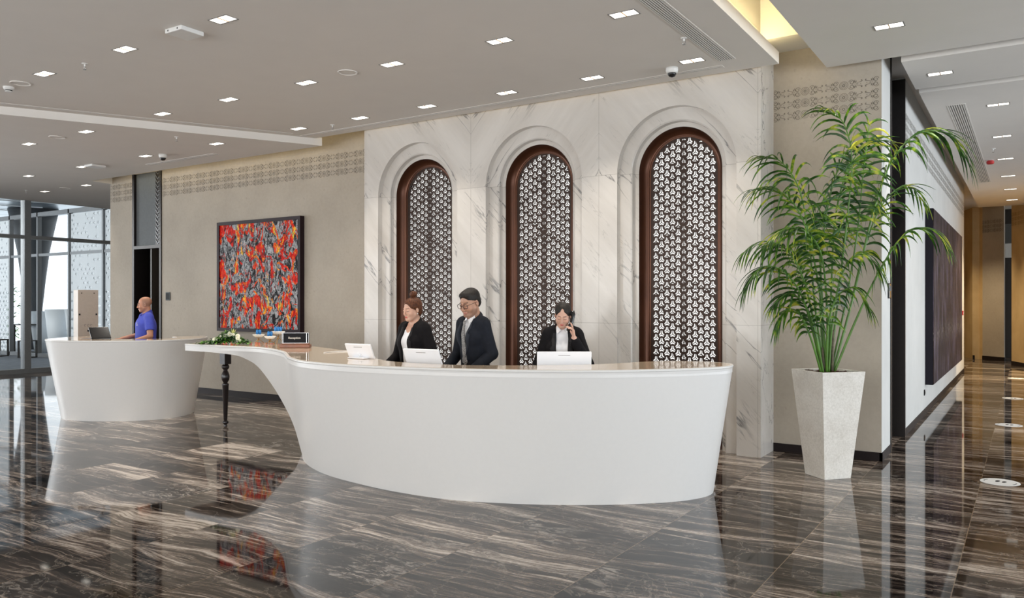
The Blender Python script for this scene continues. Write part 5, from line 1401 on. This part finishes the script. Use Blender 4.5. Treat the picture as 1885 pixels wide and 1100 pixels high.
        zlo = 1.085 if outfit == 'suit' else .99; zhi = 1.425
        for s_ in (1, -1):
            m = MB(); rows = []
            for q in range(19):
                uz = q / 18; z = zlo + (zhi - zlo) * uz; uu = min(1, max(0, (z - zb) / (zt_ - zb))); hw = wb_ + (wt_ - wb_) * uu
                wl_ = .060 * min(1, uz * 1.35) ** .8 if uz < .72 else (.034 if uz < .80 else .044)
                if uz > .80: wl_ = .044 - .02 * (uz - .8) / .2
                row = []
                for c_ in range(5):
                    x = s_ * (hw + .002 + wl_ * c_ / 4); hit = bv.ray_cast(Vector((x, -1.2, z)), Vector((0, 1, 0)))[0]
                    row.append(None if hit is None or hit.y > .02 else (x, hit.y - .006 - .002 * (c_ > 0), z))
                rows.append(row)
            rows = [r for r in rows if all(p is not None for p in r)]
            for r in rows: m.v += r
            for r in rows: m.v += [(p[0], p[1] + .005, p[2]) for p in r]
            nr_ = len(rows); o_ = nr_ * 5
            for i in range(nr_ - 1):
                for c_ in range(4):
                    a = i * 5 + c_; m.f += [(a, a + 1, a + 6, a + 5), (o_ + a, o_ + a + 5, o_ + a + 6, o_ + a + 1)]
                for c_ in (0, 4): a = i * 5 + c_; m.f.append((a, a + 5, o_ + a + 5, o_ + a))
            if nr_ > 4: m.build('lapel', 'lapel_charcoal' if outfit == 'suit' else 'lapel_black', root)
        if outfit == 'suit':
            m = MB()
            yy = lambda z: -.118 - lean * max(0, z - .98) - (.012 if z < 1.35 else -.022 * (z - 1.35) / .09)
            prof = [(1.445, .012), (1.425, .018), (1.410, .013), (1.33, .019), (1.20, .026), (1.06, .033), (1.03, .004)]
            for z, w_ in prof: m.v += [(-w_, yy(z) + .004, z), (0, yy(z) - .006, z), (w_, yy(z) + .004, z), (w_, yy(z) + .012, z), (-w_, yy(z) + .012, z)]
            for i in range(len(prof) - 1):
                for q in range(5): m.f.append((i * 5 + q, i * 5 + (q + 1) % 5, (i + 1) * 5 + (q + 1) % 5, (i + 1) * 5 + q))
            m.f += [(0, 1, 2, 3, 4)[::-1], tuple(range(30, 35))]
            m.build('necktie', 'tie_pattern', root)
            m = MB(); m.lathe([(.008, 0), (.008, .003)], n=12).xf(Matrix.Translation((.0, -.142 - lean * .05, 1.045)) @ Matrix.Rotation(PI / 2, 4, 'X')).build('jacket_button', 'black_gloss', root)
        # shirt collar wings
        if not (fem and hair[0] > .05):
            for s_ in (1, -1):
                c0 = NB + Vector((s_ * .052, -.035, .018)); c1 = NB + Vector((s_ * .010, -.074, -.022)); c2 = NB + Vector((s_ * .044, -.092, -.058)); c3 = NB + Vector((s_ * .066, -.040, -.014))
                m = MB(); nrm = Vector((s_ * .3, -.9, .2)) * .004
                m.v = [tuple(c) for c in (c0, c1, c2, c3)] + [tuple(c + nrm) for c in (c0, c1, c2, c3)]
                m.f = [(0, 1, 2, 3), (7, 6, 5, 4)] + [(i, (i + 1) % 4, 4 + (i + 1) % 4, 4 + i) for i in range(4)]
                m.build('collar', 'shirt_white', root)
    else:
        sm = Field(cax); trunk(sm, .014)
        for nm in 'LR':
            sh, el, wr = A[nm]; sm.cap(sh, sh.lerp(el, .68), .064, .066, .03)
        sm.cap(NB + Vector((0, .014, -.05)), NB + Vector((0, .012, .008)), nr + .020, nr + .012, .02)
        X, Y, Z = np.meshgrid(*cax, indexing='ij'); Yl = Y + lean * np.maximum(0, Z - .98)
        sm.F = np.maximum(sm.F, (Z - (NB.z + .030 + .55 * (Yl - .02))).astype(np.float32))
        nh = np.sqrt(X ** 2 + (Yl - .004) ** 2) - (nr + .008); sm.F = np.maximum(sm.F, np.where(Z > 1.43, -nh, -1).astype(np.float32))
        for nm in 'LR':   # straight sleeve hems
            sh, el, wr = A[nm]; dd_ = (el - sh).normalized(); p0 = sh + dd_ * (el - sh).length * .70; pl_ = (X - p0.x) * dd_.x + (Y - p0.y) * dd_.y + (Z - p0.z) * dd_.z
            near = (np.abs(X) > .19)
            sm.F = np.maximum(sm.F, np.where(near, pl_, -1).astype(np.float32))
        field_obj('polo_shirt', sm, 'polo_blue', root, relax=1)
        for s_ in (1, -1):
            c0 = NB + Vector((s_ * .060, .0, .020)); c1 = NB + Vector((s_ * .012, -.078, -.020)); c2 = NB + Vector((s_ * .040, -.098, -.048)); c3 = NB + Vector((s_ * .084, -.020, -.012))
            m = MB(); nrm = Vector((s_ * .4, -.8, .4)) * .005
            m.v = [tuple(c) for c in (c0, c1, c2, c3)] + [tuple(c + nrm) for c in (c0, c1, c2, c3)]
            m.f = [(0, 1, 2, 3), (7, 6, 5, 4)] + [(i, (i + 1) % 4, 4 + (i + 1) % 4, 4 + i) for i in range(4)]
            m.build('collar', 'polo_rib', root)
        m = MB()
        ty = lambda z: -.137
        m.ell((.070, -.150, 1.318), (.010, .004, .012), 10, 6); m.box(.052, .088, -.156, -.140, 1.292, 1.297); m.box(.058, .083, -.156, -.140, 1.282, 1.286)
        m.build('chest_emblem', 'porcelain', root, label='small pale emblem with two lines of lettering')
        MB().ell((.064, -.070, 1.462), (.010, .006, .007), 8, 6).build('collar_pin', 'brass', root)
    tr = Field((axis_grid(-.30, .30, .012, .012, []), axis_grid(-.22, .22, .012, .012, []), axis_grid(.04, 1.02, .014, .014, [])))
    legs(tr, .014, False); tr.ell((0, .01, .94), ((.172 if fem else .160) * B + .010, .120 * B + .010, .14), .04)
    zz = np.meshgrid(*tr.ax, indexing='ij')[2]; tr.F = np.maximum(tr.F, (zz - 1.0).astype(np.float32)); field_obj('trousers', tr, 'cloth_trouser', root, relax=1)
    for s_ in (1, -1):
        sf = Field((axis_grid(s_ * .10 - .08, s_ * .10 + .10, .008, .008, []), axis_grid(-.22, .12, .008, .008, []), axis_grid(-.005, .13, .008, .008, [])))
        sf.cap((s_ * .10, .04, .052), (s_ * .115, -.135, .036), .052, .040, .02); z2 = np.meshgrid(*sf.ax, indexing='ij')[2]; sf.F = np.maximum(sf.F, (.001 - z2).astype(np.float32)); field_obj('shoe', sf, 'shoe_black', root)
    # eyes under lowered lids: a sliver of white and iris
    for s_ in (1, -1):
        c = hp(s_ * .031, -.0752, .0035)
        m = MB().ell(c, (.0112, .0112, .0112), 14, 10); e_ = m.build('eye', 'eye_white', root, smooth=True)
        MB().ell(tuple(hp(s_ * .031, -.0855, -.0005)), (.0038, .0026, .0034), 10, 6).build('iris', 'lash_dark', e_, smooth=True)
    return root, hp, R3, grips, A
def face_dir(deg):   # rotation so that the person looks 'deg' to the viewer's left of straight toward the lens
    # local -Y must point along cos*(-FWD)+sin*(-RGT)
    a = math.radians(deg); v = -FWD * math.cos(a) - RGT * math.sin(a); return math.atan2(v.x, -v.y)

# woman with an auburn bun, black jacket, cream blouse, turned to the viewer's left
p1, hp1, R1, g1, A1 = person('person with auburn hair in a bun, black jacket over cream blouse, behind the counter', (-5.03, 6.02, 0), face_dir(44), 1.665, (.62, .37, .27), (.09, .03, .015), 'black',
    pitch=.20, hyaw=-.05, female=True, lips=(.55, .03, .03), brow=(.10, .05, .035), build=1.12, lean=.10, arms={'L': [(.29, .02, 1.13), (.22, -.22, 1.0)], 'R': [(.25, -.02, 1.12), (.20, -.24, 1.0)]})
for s_ in (1, -1): MB().ell(tuple(hp1(s_ * .080, .004, -.040)), (.006, .006, .007), 10, 8).build('earring', 'porcelain', p1, smooth=True)
# man with glasses in a dark suit and patterned tie
p2, hp2, R2, g2, A2 = person('person with short black hair and glasses, dark suit and patterned tie, behind the counter', (-4.29, 5.98, 0), face_dir(46), 1.735, (.46, .25, .165), (.01, .01, .01), 'suit',
    pitch=.36, hyaw=.12, lips=(.36, .13, .11), beard=.32, lean=.10, build=.88, swid=.150, hs=1.08, arms={'L': [(.205, .05, 1.14), (.15, -.16, .98)], 'R': [(.215, .0, 1.13), (.17, -.20, .98)]})
m = MB()
for s_ in (1, -1):
    m.tube([hp2(s_ * (.0335 + .0235 * math.copysign(abs(math.cos(a)) ** .7, math.cos(a))), -.1015 + .006 * abs(math.cos(a)) * (1 if math.cos(a) > 0 else 0), .004 + .0185 * math.copysign(abs(math.sin(a)) ** .75, math.sin(a))) for a in [2 * PI * q / 18 for q in range(19)]], .0027, 6, cap=False)
    m.tube([hp2(s_ * .056, -.096, .012), hp2(s_ * .076, -.05, .012), hp2(s_ * .084, .005, .010)], .0019, 6)
m.tube([hp2(-.012, -.1015, .008), hp2(0, -.104, .011), hp2(.012, -.1015, .008)], .0019, 6)
m.build('spectacles', 'spectacle', p2, smooth=True)
# woman on the telephone
p3, hp3, R3_, g3, A3 = person('person with tied back black hair, black jacket and white shirt, talking on a telephone', (-3.56, 6.335, 0), face_dir(8), 1.625, (.60, .36, .27), (.012, .009, .008), 'black',
    pitch=.46, hyaw=.0, roll=.06, female=True, lips=(.48, .06, .07), brow=(.03, .02, .015), lean=.20, phone=True, swid=.150, build=.95, hs=.97, arms={'L': [(.255, -.12, 1.12), (.122, -.195, 1.372)], 'R': [(.235, .0, 1.12), (.16, -.24, 1.02)]})
ph = thing('telephone_handset', 'black telephone handset held to the ear by the woman in the white shirt', 'telephone', (0, 0, 0))
k3 = 1.625 / 1.75
MW = Matrix.Translation((-3.56, 6.335, 0)) @ Matrix.Rotation(face_dir(8), 4, 'Z') @ Matrix.Scale(k3, 4)
ea = hp3(.090, -.005, .020); mo = hp3(.062, -.095, -.095)
m = MB(); mid = ea.lerp(mo, .5) + Vector((.022, -.006, 0))
m.tube([MW @ p for p in (ea + Vector((.008, .0, .035)), ea + Vector((.016, -.002, .0)), mid, mo + Vector((.012, -.002, .01)), mo + Vector((-.002, 0, -.02)))], [.016, .019, .014, .018, .015], 10)
m.build('handset_body', 'black_gloss', ph, smooth=True)
m = MB(); m.ell(tuple(MW @ (ea + Vector((-.004, 0, .01)))), (.018, .018, .022), 10, 8); m.build('ear_cup', 'black_matte', ph, smooth=True)
m = MB(); m.tube([MW @ p for p in (mo + Vector((0, 0, -.02)), mo + Vector((.01, .0, -.12)), mo + Vector((.05, -.02, -.22)), mo + Vector((.10, -.06, -.32)))], .004, 6); m.build('cord', 'black_matte', ph, smooth=True)
wr = g3['L'][0]; m = MB()
dd_ = (A3['L'][2] - A3['L'][1]).normalized(); u_ = dd_.orthogonal().normalized(); v_ = dd_.cross(u_)
m.tube([wr - dd_ * .004 + (u_ * math.cos(a) + v_ * math.sin(a)) * .031 for a in [2 * PI * q / 20 for q in range(21)]], .0028, 6, cap=False); m.build('bracelet', 'brass', p3, smooth=True)
# man in the blue polo shirt behind the oval desk
p4, hp4, R4, g4, A4 = person('person with a shaved head in a blue polo shirt standing behind the oval desk', (-11.34, 7.14, 0), face_dir(52), 1.70, (.50, .24, .15), None, 'polo',
    pitch=.14, hyaw=-.28, lips=(.42, .16, .13), brow=(.05, .035, .03), lean=.02, build=1.28, swid=.185, beard=.12, hs=1.03, arms={'L': [(.28, -.0, 1.12), (.20, -.24, 1.035)], 'R': [(.26, -.02, 1.13), (.20, -.30, 1.07)]})
